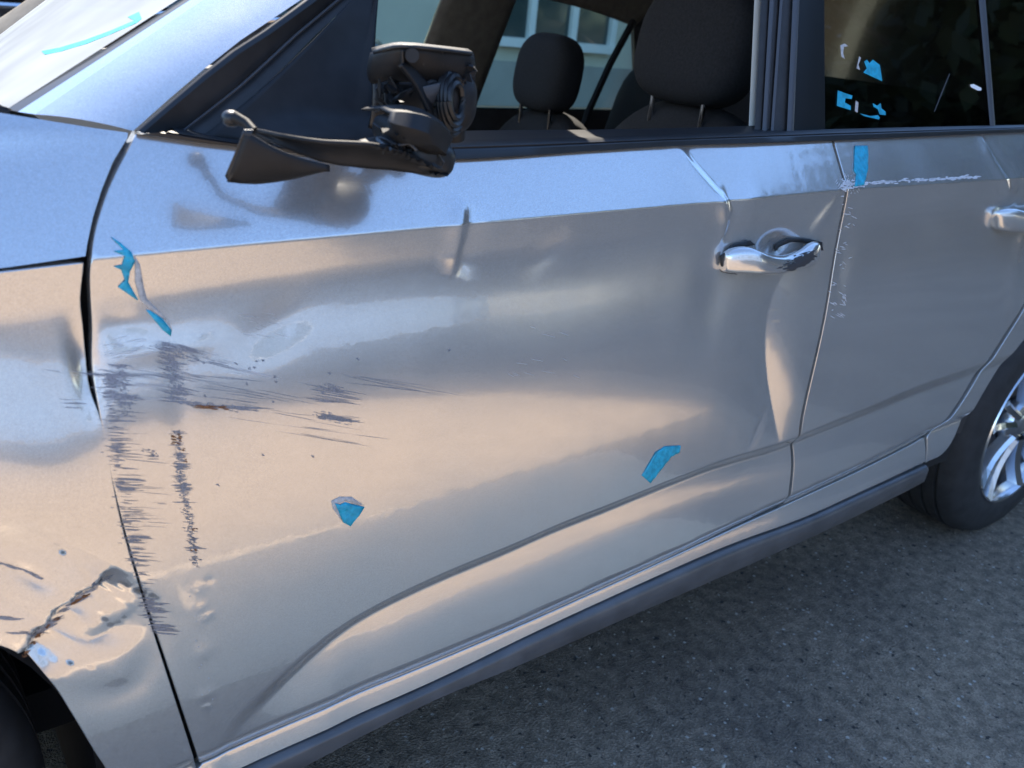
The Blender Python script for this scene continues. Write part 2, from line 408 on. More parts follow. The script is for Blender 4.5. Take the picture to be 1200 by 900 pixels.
# lower front corner of the door: row of small dings
for a, b_, r_, m_ in [(233, 690, .007, -.0003), (236, 712, .006, -.0005), (240, 725, .005, -.0004), (238, 765, .010, -.0006), (240, 815, .008, -.0005), (246, 680, .004, .0004), (243, 828, .004, -.0005), (246, 720, .004, -.0005)]:
    gauss(a, b_, r_, r_, m_)
gauss(210, 470, .012, .06, .0010); gauss(190, 408, .04, .010, -.0010)
gauss(145, 380, .02, .012, .0010)
gauss(320, 385, .04, .02, .0014, 30)
gauss(408, 590, .012, .008, -.0010)
# front wing: caved edge and torn fold over the wheel arch
gauss(100, 425, .010, .035, .006)
gauss(70, 470, .03, .05, .002)
fold([(14, 792), (27, 766), (37, 754), (43, 738), (59, 729), (68, 713), (85, 705), (96, 693), (112, 688), (121, 676), (132, 664)], -.007, .035, .0145, .034, .0024)
valley([(0, 660), (30, 672), (65, 690)], .008, .0015)
valley([(115, 705), (135, 745), (175, 720)], .016, .0030)
valley([(165, 690), (178, 740), (160, 800), (110, 815), (60, 800)], .018, .0020)
gauss(40, 590, .06, .06, -.004)
gauss(0, 640, .04, .03, .003)
vee([(62, 742), (110, 752), (150, 728), (172, 700)], .0035, .02, .03, .0012)
#DENTS_END
def Fs(x, z):
    y = bil(BY, x, z)
    for d in DENTS: y = y+d(x, z)
    return y
def Fn(x, z, h=.0006):
    fx = bil(BGX, x, z); fz = bil(BGZ, x, z); D = lambda a, b: sum(d(a, b) for d in DENTS)
    fx = fx+(D(x+h, z)-D(x-h, z))/(2*h); fz = fz+(D(x, z+h)-D(x, z-h))/(2*h)
    n = np.stack([fx, -np.ones_like(fx), fz], 1); return n/np.linalg.norm(n, axis=1)[:, None]
def W(px, py, off=0.0):
    """place on the dented surface behind a traced point, lifted outward by off"""
    d = ray(px, py); Y = 0.0
    for _ in range(14):
        P = CAMP+d*((Y-CAMP[1])/d[1]); Y = .5*Y+.5*(float(Fs(np.array([P[0]]), np.array([P[2]]))[0])-off)
    return P

# ------------------------------------------------------------------ panels
def catmull(P, closed=False, step=.006):
    P = [np.array(p, float) for p in P]; out = []
    if len(P) == 2:
        n = max(1, int(np.linalg.norm(P[1]-P[0])/step)); return [P[0]+(P[1]-P[0])*i/n for i in range(n+1)]
    Q = [2*P[0]-P[1]]+P+[2*P[-1]-P[-2]]
    for i in range(1, len(Q)-2):
        a, b, c, d = Q[i-1:i+3]; n = max(2, int(np.linalg.norm(c-b)/step))
        for k in range(n):
            t = k/n; out.append(.5*((2*b)+(c-a)*t+(2*a-5*b+4*c-d)*t*t+(-a+3*b-3*c+d)*t**3))
    out.append(P[-1]); return out
def inside(poly, x, z):
    c = np.zeros(x.shape, bool); n = len(poly)
    for i in range(n):
        x1, z1 = poly[i]; x2, z2 = poly[(i+1) % n]
        k = ((z1 > z) != (z2 > z)); 
        with np.errstate(divide='ignore', invalid='ignore'): xi = (x2-x1)*(z-z1)/(z2-z1+1e-12)+x1
        c ^= k & (x < xi)
    return c
def outline(segs, px=True):
    """segs: list of smooth runs; runs join at corners"""
    loop = []
    for s in segs:
        P = [np.array(xz(*p)) if px else np.array(p) for p in s]
        c = catmull(P); loop += c[:-1] 
    # drop near-duplicates
    o = [loop[0]]
    for p in loop[1:]:
        if np.linalg.norm(p-o[-1]) > .0008: o.append(p)
    if np.linalg.norm(o[0]-o[-1]) < .0008: o.pop()
    return o
SOFF = []
def rows():
    s = [.0, .0012, -.0012, .003, -.003]
    s += list(np.arange(.0065, .16, .0045)); s += list(-np.arange(.0065, .75, .0045)); return sorted(s)
def panel(name, loop, m, parent, flange=.014, round_=.0012, surf=None, nrm=None, dx=.0042):
    surf = surf or Fs; nrm = nrm or Fn
    L = np.array(loop); area = np.sum(L[:, 0]*np.roll(L[:, 1], -1)-np.roll(L[:, 0], -1)*L[:, 1])
    if area < 0: L = L[::-1].copy()
    xs = np.arange(L[:, 0].min(), L[:, 0].max(), dx)
    X = []; Z = []
    for k, x in enumerate(xs):
        zc = lerp(x, ZC); zcr = lerp(x, ZCR); zs = lerp(x, ZS); s = [zc+a for a in rows()]
        if x > .44:
            s = [a for a in s if not (zcr-.036 < a < zcr+.009)]
            extra = list(zcr+np.arange(-.036, .0095, .0018))
            extra += [zs+e for e in (.022, .018, .013, .008, .004, .0015, -.0015, -.004, -.009)]
            s = [a for a in s if min(abs(a-e) for e in extra) > .0018]+extra
        s = [a for a in s if L[:, 1].min() < a < L[:, 1].max()]
        X += [x]*len(s); Z += s
    X = np.array(X); Z = np.array(Z); k = inside(L, X, Z); X = X[k]; Z = Z[k]
    # keep clear of the border
    keep = np.ones(len(X), bool)
    for i in range(0, len(L)):
        keep &= (X-L[i, 0])**2+(Z-L[i, 1])**2 > .0026**2
    X = X[keep]; Z = Z[keep]; nb = len(L)
    pts = [Vector(p) for p in L]+[Vector((a, b)) for a, b in zip(X, Z)]
    r = delaunay_2d_cdt(pts, [], [list(range(nb))], 1, 1e-7)
    v2 = np.array([tuple(v) for v in r[0]]); faces = r[2]
    y = surf(v2[:, 0], v2[:, 1]); N = nrm(v2[:, 0], v2[:, 1])
    V = [(a[0], b, a[1]) for a, b in zip(v2, y)]; NN = [tuple(v) for v in N]; F = [tuple(f) for f in faces]
    # which output verts are the border, in order
    om = {}
    for oi, src in enumerate(r[3]):
        for s_ in src:
            if s_ < nb: om[s_] = oi
    bi = [om[i] for i in range(nb)]
    t = np.roll(L, -1, 0)-np.roll(L, 1, 0); t /= np.linalg.norm(t, axis=1)[:, None]+1e-9; out = np.stack([t[:, 1], -t[:, 0]], 1)
    base = len(V); rings = [bi]
    for (o_, dy, a) in ((.6, .35, .55), (1.0, 1.0, .95), (1.0, flange/round_, 1.0)):
        ring = []
        for i in range(nb):
            p = L[i]+out[i]*round_*o_; yy = y[bi[i]]+round_*dy
            ring.append(len(V)); V.append((p[0], yy, p[1]))
            n = (1-a)*N[bi[i]]+a*np.array([out[i][0], 0, out[i][1]]); n = n/np.linalg.norm(n); NN.append(tuple(n))
        rings.append(ring)
    for q in range(3):
        A, B = rings[q], rings[q+1]
        for i in range(nb): F.append((A[i], B[i], B[(i+1) % nb], A[(i+1) % nb]))
    me = bpy.data.meshes.new(name); me.from_pydata([tuple(map(float, v)) for v in V], [], [tuple(map(int, f)) for f in F]); me.update()
    me.polygons.foreach_set('use_smooth', [True]*len(me.polygons))
    me.normals_split_custom_set_from_vertices(NN)
    return link(name, me, m, parent)

# ------------------------------------------------------------------ the setting
def sheet(name, x0, x1, y0, y1, z, m, kind='structure'):
    o = mesh(name, [(x0, y0, z), (x1, y0, z), (x1, y1, z), (x0, y1, z)], [(0, 1, 2, 3)], m, smooth=False); tag(o, kind=kind); return o
sheet('ground', -600, 600, -600, 600, 0.0, M['asphalt'])
sheet('reflector_strip', -30, 1.9, -.90, -.44, .008, mat('pale_reflector', (.76, .555, .345), .85, noise=.08, ns=14, bump=(150, .4, .0015)))  # unseen strip, added to brighten the shaded ground mirrored in the doors
tag(sheet('pavement', -30, 2.75, -14, -.44, .004, M['paving']), 'unseen pale dusty concrete paving beside the asphalt')  # paving out of view, added for its warm reflection in the body side

car = empty('car', (1.2, .87, 0))
tag(car, 'silver estate car with scraped dented doors, crushed front wing and broken mirror', 'car')
P = M['paint']
# front door
gapR_d = [(974, 165), (989, 216), (984, 258), (970, 340), (940, 480), (927, 540), (915, 590)]
door = panel('front_door', outline([
    [(161, 158), (126, 230), (109, 303), (110, 380), (116, 470), (153, 640), (234, 893)],
    [(234, 893), (400, 820), (600, 735.5), (800, 645), (915, 590)],
    gapR_d[::-1],
    [(974, 163.5), (800, 169), (700, 175.5), (525, 187), (370, 181), (260, 170), (161, 158)]]), P, car)
door['label'] = 'silver front door with scrapes, dents and blue tape scraps'
rdoor = panel('rear_door', outline([
    [(978, 165), (993, 216), (988, 258), (974, 340), (944, 480), (931, 540), (919, 590)],
    [(919, 590), (1000, 552), (1060, 522), (1085, 508)],
    [(1085, 508), (1118, 478), (1160, 418), (1195, 362), (1212, 330), (1245, 250), (1290, 205)],
    [(1290, 205), (1300, 149)],
    [(1300, 149), (1200, 153.5), (1100, 157.5), (978, 163.5)]]), P, car)
fender = panel('front_wing', outline([
    [(97, 309), (93, 350), (97, 385), (101, 420), (106, 460), (122, 510), (148, 640), (226, 891), (232, 912)],
    [(232, 912), (150, 950)],
    [(150, 950), (128, 905), (112, 880), (85, 835), (62, 800), (28, 766), (0, 753), (-60, 745), (-130, 760)],
    [(-130, 760), (-320, 700)],
    [(-320, 700), (-320, 350)], [(-320, 350), (-100, 330), (0, 320), (97, 309)]]), P, car)
quarter = panel('rear_quarter_panel', outline([
    [(1087, 512), (1121, 482), (1163, 422), (1198, 366), (1216, 333), (1249, 253), (1293, 208)],
    [(1293, 208), (1303, 150)], [(1303, 150), (1500, 142)], [(1500, 142), (1500, 330)],
    [(1500, 330), (1400, 300), (1300, 310), (1240, 352), (1200, 398), (1160, 447), (1112, 523), (1085, 542)],
    [(1085, 542), (1087, 512)]]), P, car)
_a = np.radians(np.arange(-8, 78, 5.0))
panel('rear_bumper', outline([[(2.47+.385*math.cos(t), .30+.385*math.sin(t)) for t in _a], [(2.47+.385*math.cos(_a[-1]), .30+.385*math.sin(_a[-1])), (2.6, .80)], [(2.6, .80), (3.36, .80)], [(3.36, .80), (3.36, .25)], [(3.36, .25), (2.47+.385*math.cos(_a[0]), .25)]], px=False), P, car, surf=lambda x, z: Fs(x, z)+.005)
sill = panel('sill', outline([
    [(238, 895.5), (400, 823), (600, 738.5), (800, 648), (919, 593.5), (1000, 556), (1060, 526), (1083, 513)],
    [(1083, 513), (1084, 541)],
    [(1084, 541), (1000, 580), (946, 604.5), (843, 643), (660, 725), (500, 801.5), (297, 893), (200, 938)],
    [(200, 938), (238, 895.5)]]), P, car, flange=.01)

def strip_surf(name, upper, lower, prof, m, parent, nseg=60, conv=W):
    """skin between two traced runs; prof = list of (t, offset out)"""
    U = catmull([conv(*p) for p in upper], step=.02); L = catmull([conv(*p) for p in lower], step=.02)
    def res(P):
        P = np.array(P); d = np.r_[0, np.cumsum(np.linalg.norm(np.diff(P, axis=0), axis=1))]; s = np.linspace(0, d[-1], nseg+1)
        return np.stack([np.interp(s, d, P[:, k]) for k in range(3)], 1)
    U, L = res(U), res(L); V = []; F = []; k = len(prof)
    for i in range(nseg+1):
        for t, o in prof: V.append(U[i]*(1-t)+L[i]*t+np.array([0, -o, 0]))
    for i in range(nseg):
        for j in range(k-1): F.append((i*k+j, (i+1)*k+j, (i+1)*k+j+1, i*k+j+1))
    return mesh(name, V, F, m, parent)
skirt = strip_surf('sill_cover', [(250, 918), (297, 896), (500, 804.5), (660, 728), (843, 647), (946, 608), (1000, 584), (1086, 545)],
    [(290, 945), (343, 905), (500, 823), (600, 782), (719, 730), (946, 631), (1056, 578), (1080, 565)],
    [(-.1, -.03), (0, -.006), (.03, .000), (.10, .0045), (.20, .0065), (.24, .0068), (.90, .0050), (.98, .0025), (1.02, -.008), (1.0, -.06)], mat('dark_grey_sill_plastic', (.075, .075, .078), .32, spec=.7, noise=.2, ns=25), car)
skirt['label'] = 'dark lower sill cover'
# dark inner body just behind the joints
def inner(name, px0, px1):
    pass
V = []; F = []; xs = np.linspace(-.45, 3.3, 120); zs_ = np.linspace(.3, .965, 30)
for x in xs:
    for z in zs_: V.append((x, float(Fs(np.array([x]), np.array([z]))[0])+.03, z))
for i in range(len(xs)-1):
    for j in range(len(zs_)-1):
        xm = (xs[i]+xs[i+1])/2; zm = zs_[j+1]
        if math.hypot(xm, zm-.3) < .40 or math.hypot(xm-2.47, zm-.3) < .41: continue
        a = i*len(zs_)+j; F.append((a, a+len(zs_), a+len(zs_)+1, a+1))
mesh('inner_body', V, F, M['gap'], car, smooth=True)

# bonnet: shoulder above the feature line rolled over to the top
def hood():
    cs = [(None, .0), (None, .01), (None, .03), (None, .055), (None, .08), (None, .095)]
    V = []; F = []; NXH = 60
    prof = [('s', .002), ('s', .012), ('s', .03), ('s', .05), ('s', .07), ('s', .088)]
    ed = [Wp(150, 155.5), Wp(110, 150), Wp(60, 142), Wp(0, 132), Wp(-40, 125)]; ed = sorted([(e[0], e[1], e[2]) for e in ed], key=lambda e: e[1])
    for e in ed: prof.append(('y', e[1], e[2]))
    prof += [('y', max(.12, ed[-1][1]+.02), ed[-1][2]+.006), ('y', .30, ed[-1][2]+.014), ('y', .55, ed[-1][2]+.02), ('y', .87, ed[-1][2]+.022)]
    ey = [e[1] for e in ed]+[.12, .30, .87]; ex = [e[0] for e in ed]+[ed[-1][0]-.09, ed[-1][0]-.12, ed[-1][0]-.18]
    nP = len(prof)
    hh = sorted([(Wp(a, b)[2]-float(lerp(Wp(a, b)[0], ZC)), Wp(a, b)[0]) for a, b in ((99, 306), (105, 268), (116, 230), (132, 190), (152, 157))]); HS = [q[0] for q in hh]; HX = [q[1] for q in hh]
    for i in range(NXH+1):
        t = i/NXH
        for p in prof:
            if p[0] == 's':
                xe = np.interp(p[1], HS, HX); x = -.75+(xe+.75)*t
                z = float(lerp(x, ZC))+p[1]; y = float(Fs(np.array([x]), np.array([z]))[0])
            else:
                xe = np.interp(p[1], ey, ex); x = -.75+(xe+.75)*t
                drop = .16*max(0, (.35-x)/1.1)**1.6; z = p[2]-drop; y = p[1]+.05*max(0, (.35-x)/1.1)**2*1.0
            V.append((x, y, z))
    for i in range(NXH):
        for j in range(nP-1): a = i*nP+j; F.append((a, a+nP, a+nP+1, a+1))
    # rear flange
    b = len(V)
    for j in range(nP): v = V[NXH*nP+j]; V.append((v[0]-.0, v[1]+.012, v[2]-.014))
    for j in range(nP-1): F.append((NXH*nP+j, b+j, b+j+1, NXH*nP+j+1))
    b = len(V)
    for i in range(NXH+1): v = V[i*nP]; V.append((v[0], v[1]+.014, v[2]-.0008))
    for i in range(NXH): F.append((i*nP, b+i, b+i+1, (i+1)*nP))
    # far half
    n0 = len(V); V2 = [(v[0], 1.74-v[1], v[2]) for v in V]; F2 = [tuple(n0+k for k in f[::-1]) for f in F]
    return mesh('bonnet', V+V2, F+F2, P, car)
hood()

# door upper: belt seal, frame, mirror triangle
def polyG(name, pts, m, parent, off=0.0, thick=.006, smooth=False, conv=None, bevel=.0012):
    conv = conv or (lambda a, b: atG(a, b, off))
    V0 = [Vector(conv(*p)) for p in pts]; n = len(V0)
    nn = Vector((0, -1, .36)).normalized()
    V = [v for v in V0]+[v-nn*thick for v in V0]
    F = [tuple(range(n)), tuple(range(2*n-1, n-1, -1))]+[(i, i+n, (i+1) % n+n, (i+1) % n) for i in range(n)]
    return mesh(name, V, F, m, parent, smooth=False, bevel=bevel)
belt = strip_surf('belt_seal', [(205, 152), (300, 168), (420, 172), (530, 166), (700, 161.5), (885, 155.5), (1000, 151.5), (1200, 146.5), (1400, 141)],
    [(161, 157), (260, 170.5), (370, 181.5), (525, 188.5), (700, 177), (800, 171), (974, 165), (1200, 155), (1400, 147)],
    [(-.3, -.03), (0, -.012), (.02, .001), (.25, .005), (.34, .0035), (.45, .005), (.9, .003), (1.0, .0005), (1.02, -.01)], M['trim'], car, nseg=90, conv=lambda a, b: W(a, b, .004))

# A pillar (body colour), seal strips and windscreen
def ruled(name, A, B, m, parent, bulge=.0, nb=8, na=20, thick=0, extra=None):
    A = catmull([np.array(a, float) for a in A], step=.03); B = catmull([np.array(b, float) for b in B], step=.03)
    def rs(P):
        P = np.array(P); d = np.r_[0, np.cumsum(np.linalg.norm(np.diff(P, axis=0), axis=1))]; s = np.linspace(0, d[-1], na+1)
        return np.stack([np.interp(s, d, P[:, k]) for k in range(3)], 1)
    A, B = rs(A), rs(B); V = []; F = []
    for i in range(na+1):
        t = A[min(i+1, na)]-A[max(i-1, 0)]; n = np.cross(t, B[i]-A[i]); n /= np.linalg.norm(n)+1e-9
        if n[1] > 0 : n = -n
        for j in range(nb+1):
            s = j/nb; V.append(A[i]*(1-s)+B[i]*s+n*bulge*4*s*(1-s))
    for i in range(na):
        for j in range(nb): a = i*(nb+1)+j; F.append((a, a+nb+1, a+nb+2, a+1))
    return mesh(name, V, F, m, parent, solid=thick)
def ext(p, q, k): p = np.array(p); q = np.array(q); return q+(q-p)*k
o0, o1, o2 = atG(156, 153.5), atG(245, 76), atG(352, 0); otop = np.array([1.18, .215, 1.44])
i0, i1 = at(41, 134, .098), at(238, 0, .142); itop = np.array([1.12, .27, 1.457])
apil = ruled('windscreen_pillar', [o0, o1, o2, otop], [i0, i1, itop], P, car, bulge=.004)
f0, f1 = at(21, 131, .116), at(223, 0, .160); ftop = np.array([1.11, .31, 1.45])
ruled('pillar_flank', [i0, i1, itop], [f0, f1, ftop], P, car, bulge=0)
g0, g1 = at(8, 128, .128), at(213, 0, .172); gtop = np.array([1.10, .32, 1.445])
ruled('windscreen_seal', [f0, f1, ftop], [g0, g1, gtop], M['sealgrey'], car)
h0, h1 = at(0, 50, 1.56), at(75, 0, 1.54); htop = np.array([1.15, 1.42, 1.445])
h_1 = h0-(h1-h0)*.3
gmid = (g0+h_1)/2+np.array([-.10, 0, 0.0]); gmt = (gtop+htop)/2+np.array([-.05, 0, .01])
def windscreen():
    V = []; F = []; n1, n2 = 24, 24
    for i in range(n1+1):
        s = i/n1
        lo = g0*(1-s)+h_1*s; hi = gtop*(1-s)+htop*s
        lo = lo+np.array([-.05, 0, -.01])*4*s*(1-s); hi = hi+np.array([-.05, 0, .01])*4*s*(1-s)
        for j in range(n2+1):
            t = j/n2; v = lo*(1-t)+hi*t; v = v+np.array([-.3, 0, .5])*.01*4*t*(1-t)*4*s*(1-s); V.append(v)
    for i in range(n1):
        for j in range(n2): a = i*(n2+1)+j; F.append((a, a+n2+1, a+n2+2, a+1))
    return mesh('windscreen', V, F, M['screen'], car)
windscreen()
ruled('windscreen_pillar', [h_1, h0, h1, htop], [h_1+np.array([-.03, .10, .0]), h0+np.array([-.03, .10, 0.0]), h1+np.array([-.03, .10, 0.0]), htop+np.array([-.0, .10, 0])], M['lining'], car, bulge=.004, thick=.02)
# scuttle panel under the glass
ruled('scuttle', [at(8, 133, .12), (.24, .55, .985), (.24, 1.2, .985), h_1+np.array([-.02, 0, -.02])], [at(0, 120, .16)+np.array([.03, 0, -.02]), (.36, .55, .99), (.36, 1.2, .99), h_1+np.array([.05, 0, -.03])], M['plastic'], car, thick=.01)

# door frame: outer glossy edge, dark channel, grey lip, dark channel
fr = [[(158, 156), (245, 80), (300, 38), (356, 0)], [(167, 156), (255, 82), (310, 42), (372, 0)], [(207, 157), (285, 96), (338, 46), (391, 2)],
      [(213, 157), (291, 96), (344, 46), (397, 2)], [(236, 162), (300, 110), (366, 46), (414, 0)]]
def extG(run, off):
    P_ = [atG(a, b, off) for a, b in run]; P_.append(ext(P_[0], P_[-1], 2.6)); return P_
ruled('door_frame', extG(fr[0], .004), extG(fr[1], -.004), M['trim'], car, bulge=.003)
ruled('door_frame_channel', extG(fr[1], -.004), extG(fr[2], .010), M['rubber'], car)
ruled('door_frame_lip', extG(fr[2], .004), extG(fr[3], .004), M['sealgrey'], car, bulge=.002)
ruled('window_seal', extG(fr[3], .008), extG(fr[4], .002), M['rubber'], car, bulge=.001)
# mirror triangle, gently dished
def triangle():
    a, b_, c = atG(232, 162), atG(418, -6), atG(441, -6); d = atG(436, 176)
    V = []; F = []; n = 16
    A = [atG(232, 164), atG(300, 110), atG(366, 48), atG(412, 0), ext(atG(366, 48), atG(412, 0), .6)]
    B = [atG(437, 178), atG(437, 120), atG(437, 60), atG(441, 0), ext(atG(437, 60), atG(441, 0), .4)]
    A = catmull(A, step=.02); B = catmull(B, step=.02)
    def rs(P, na=24):
        P = np.array(P); dd = np.r_[0, np.cumsum(np.linalg.norm(np.diff(P, axis=0), axis=1))]; s = np.linspace(0, dd[-1], na+1)
        return np.stack([np.interp(s, dd, P[:, k]) for k in range(3)], 1)
    A, B = rs(A), rs(B); nn = np.array([0, -.94, .34])
    for i in range(25):
        for j in range(n+1):
            s = j/n; t = i/24; fl = .018*sstep(.22, 0, t)*sstep(.15, .6, s); dish = -.004*math.sin(math.pi*s)*math.sin(math.pi*min(1, t*1.3))
            rim = .003*sstep(.9, .94, s)
            V.append(A[i]*(1-s)+B[i]*s+nn*(fl+dish+rim))
    for i in range(24):
        for j in range(n): q = i*(n+1)+j; F.append((q, q+n+1, q+n+2, q+1))
    return mesh('mirror_triangle', V, F, M['plastic'], car, solid=.003)
triangle()

# B pillar strips (traced at window height, carried up to the roof)
def pil(name, x0b, x1b, x0t, x1t, m, off, bulge=.002, yb=156, parent=car):
    b0, t0 = atG(x0b, yb, off), atG(x0t, 0, off); b1, t1 = atG(x1b, yb, off), atG(x1t, 0, off)
    return ruled(name, [b0, t0, ext(b0, t0, 1.6)], [b1, t1, ext(b1, t1, 1.6)], m, parent, bulge=bulge, nb=5)
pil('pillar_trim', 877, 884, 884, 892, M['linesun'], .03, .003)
pil('window_seal', 884, 893, 892, 902, M['rubber'], .012)
pil('pillar_lip', 893, 899, 902, 908, M['sealgrey'], .008)
pil('window_seal', 899, 903, 908, 914, M['rubber'], .012)
pil('pillar_lip', 903, 907, 914, 918, M['sealgrey'], .006)
pil('door_frame', 907, 922, 918, 929, M['rubber'], .004)
pil('pillar_lip', 922, 930, 929, 937, M['sealgrey'], -.002)
pil('pillar_cover', 930, 967, 937, 966, M['pillar'], 0, .001)
pil('pillar_lip', 1161, 1167, 1147, 1155, M['sealgrey'], -.003)
# rear window glass
ruled('window_glass', [atG(967, 152), atG(966, 0), ext(atG(967, 152), atG(966, 0), 1.6)], [atG(1500, 140), atG(1480, 0), ext(atG(1500, 140), atG(1480, 0), 1.4)], M['glassdark'], car)
# inner black band of the rear glass
# roof and tail
roofP = []
def roof():
    V = []; F = []; nx, ny = 30, 20
    for i in range(nx+1):
        x = 1.12+(3.25-1.12)*i/nx
        for j in range(ny+1):
            s = j/ny; y = .215+(1.525-.215)*s; crown = 1-abs(2*s-1)**2.6
            z = 1.435+.035*crown+.015*math.sin(math.pi*i/nx); V.append((x, y, z))
    for i in range(nx):
        for j in range(ny): a = i*(ny+1)+j; F.append((a, a+ny+1, a+ny+2, a+1))
    mesh('roof', V, F, P, car, solid=.012)
    mesh('headlining', [(v[0], v[1], v[2]-.03) for v in V], F, M['lining'], car)
roof()
ruled('roof_rail_frame', [(1.1, .205, 1.40), (2.2, .205, 1.42), (3.3, .22, 1.40)], [(1.1, .225, 1.445), (2.2, .22, 1.448), (3.3, .24, 1.44)], M['trim'], car, thick=.01)
ruled('tail_panel', [(3.4, .06, .3), (3.42, .06, .95), (3.2, .23, 1.44)], [(3.4, 1.68, .3), (3.42, 1.68, .95), (3.2, 1.51, 1.44)], P, car)
ruled('front_bumper', [(-.78, .12, .2), (-.8, .12, .5), (-.74, .12, .85)], [(-.78, 1.62, .2), (-.8, 1.62, .5), (-.74, 1.62, .85)], P, car)
box('floor_pan', (1.3, .87, .28), (4.0, 1.35, .06), M['gap'], car)
# far side
farY = 1.62
def farpt(px, py, Y=1.6): return at(px, py, Y)
ruled('side_panel', [(-.75, 1.70, .2), (3.35, 1.70, .2)], [(-.75, 1.68, .80), (3.35, 1.66, .80)], P, car)
ff = at(540, 127, 1.58)
ruled('door_sill_trim', [(-.2, 1.70, .80), (3.3, 1.70, .83)], [(-.2, 1.60, .815), (3.3, 1.60, .845)], M['linesun'], car)
ruled('door_card', [(.3, 1.60, .3), (3.3, 1.60, .3)], [(.3, 1.60, .812), (3.3, 1.60, .842)], M['dash'], car)
# far B pillar, leaning
b0a, b1a = at(556, 122, 1.6), at(602, 0, 1.56); c0a, c1a = at(470, 122, 1.6), at(518, 0, 1.56)
ruled('pillar_trim', [c0a, c1a, ext(c0a, c1a, .9)], [b0a, b1a, ext(b0a, b1a, .9)], M['lining'], car, bulge=.01, thick=.02)
ruled('window_seal', [at(496, 56, 1.6), at(509, 20, 1.58), at(517, 0, 1.57)], [at(503, 56, 1.6), at(516, 20, 1.58), at(523, 0, 1.57)], M['rubber'], car, thick=.01)
# far roof edge and rear pillar
ruled('roof_frame', [at(625, -6, 1.56), at(690, 11, 1.56), at(742, 30, 1.56)], [at(660, -60, 1.5), at(720, -50, 1.5), at(790, -20, 1.5)], M['lining'], car, thick=.02)
ruled('pillar_trim', [at(741, 28, 1.58), at(743, 90, 1.6), at(741, 130, 1.6)], [at(800, -40, 1.56), at(830, 90, 1.6), at(830, 140, 1.6)], M['dash'], car, thick=.02)
ruled('window_glass', [at(556, 128, 1.6), at(742, 130, 1.6)], [at(598, -30, 1.56), at(760, -30, 1.56)], M['glass'], car)
ruled('window_glass', [at(330, 128, 1.6), at(500, 128, 1.6)], [at(330, -40, 1.56), at(540, -40, 1.56)], M['glass'], car)

# ------------------------------------------------------------------ interior
def seat(cx, cy, hz, label, wd=.50, hw=.27, hh=.21, ht=.11):
    s = superell('seat', (0, 0, 0), (.16, wd, .62), .55, M['fabric'], car,
        rot=Matrix.Rotation(R_(14), 3, 'Y'), fn=lambda v: Vector((v.x, v.y*(1-.28*max(0, v.z/.31)**2), v.z+(.0 if v.z < .2 else -.02*abs(v.y)/.2))))
    s.location = Vector(s.location)+Vector((cx, cy, hz-.30))
    s['label'] = label
    h = superell('headrest', (0, 0, 0), (ht, hw, hh), .62, M['fabric'], s, rot=Matrix.Rotation(R_(8), 3, 'Y'),
                 fn=lambda v: Vector((v.x, v.y*(1-.12*(v.z/.1 if v.z > 0 else .4*v.z/.1)**2), v.z)))
    h.location = Vector((cx+.03, cy, hz+hh*.5-.008)) - Vector((cx, cy, hz-.30))
    for k in (-1, 1):
        t = tube('headrest_post', [(0, 0, -.05), (0, 0, .05)], .0055, M['chrome'], s)
        t.location = Vector((cx, cy+k*.065, hz+.005)) - Vector((cx, cy, hz-.30))
    c = superell('seat_cushion', (0, 0, 0), (.52, wd, .16), .5, M['fabric'], s)
    c.location = Vector((cx-.30, cy, hz-.58)) - Vector((cx, cy, hz-.30))
    return s
#SEATS
seat(1.50, .44, .985, 'driver seat back with tall black headrest')
seat(1.76, 1.20, .875, 'passenger seat with black headrest', wd=.48, hw=.22, hh=.20)
bs = superell('rear_bench', (2.35, .87, .72), (.2, 1.3, .62), .35, M['fabric'], car, rot=Matrix.Rotation(R_(16), 3, 'Y'))
tube('seat_belt', [at(742, 25, 1.45), at(715, 75, 1.42), at(690, 130, 1.38), at(680, 160, 1.35)], .012, M['fabric'], car, n=6)
# dashboard and steering wheel
mesh('dashboard', [(.40, .12, .90), (.40, 1.55, .90), (.62, .14, .955), (.62, 1.53, .955), (.95, .2, .93), (.95, 1.48, .93), (1.0, .2, .70), (1.0, 1.48, .70)],
     [(0, 1, 3, 2), (2, 3, 5, 4), (4, 5, 7, 6)], M['dash'], car)
ring = [(1.12+.06*math.sin(a)*.0, .47+.175*math.cos(a), .72+.175*math.sin(a)) for a in np.linspace(0, 2*math.pi, 33)]
tube('steering_wheel', [(p[0]-.35*(p[2]-.72), p[1], p[2]) for p in ring], .014, M['dash'], car)
# door card behind the open window
ruled('door_card', [(.45, .10, .40), (1.4, .10, .40)], [(.45, .09, .955), (1.4, .10, .965)], M['dash'], car)

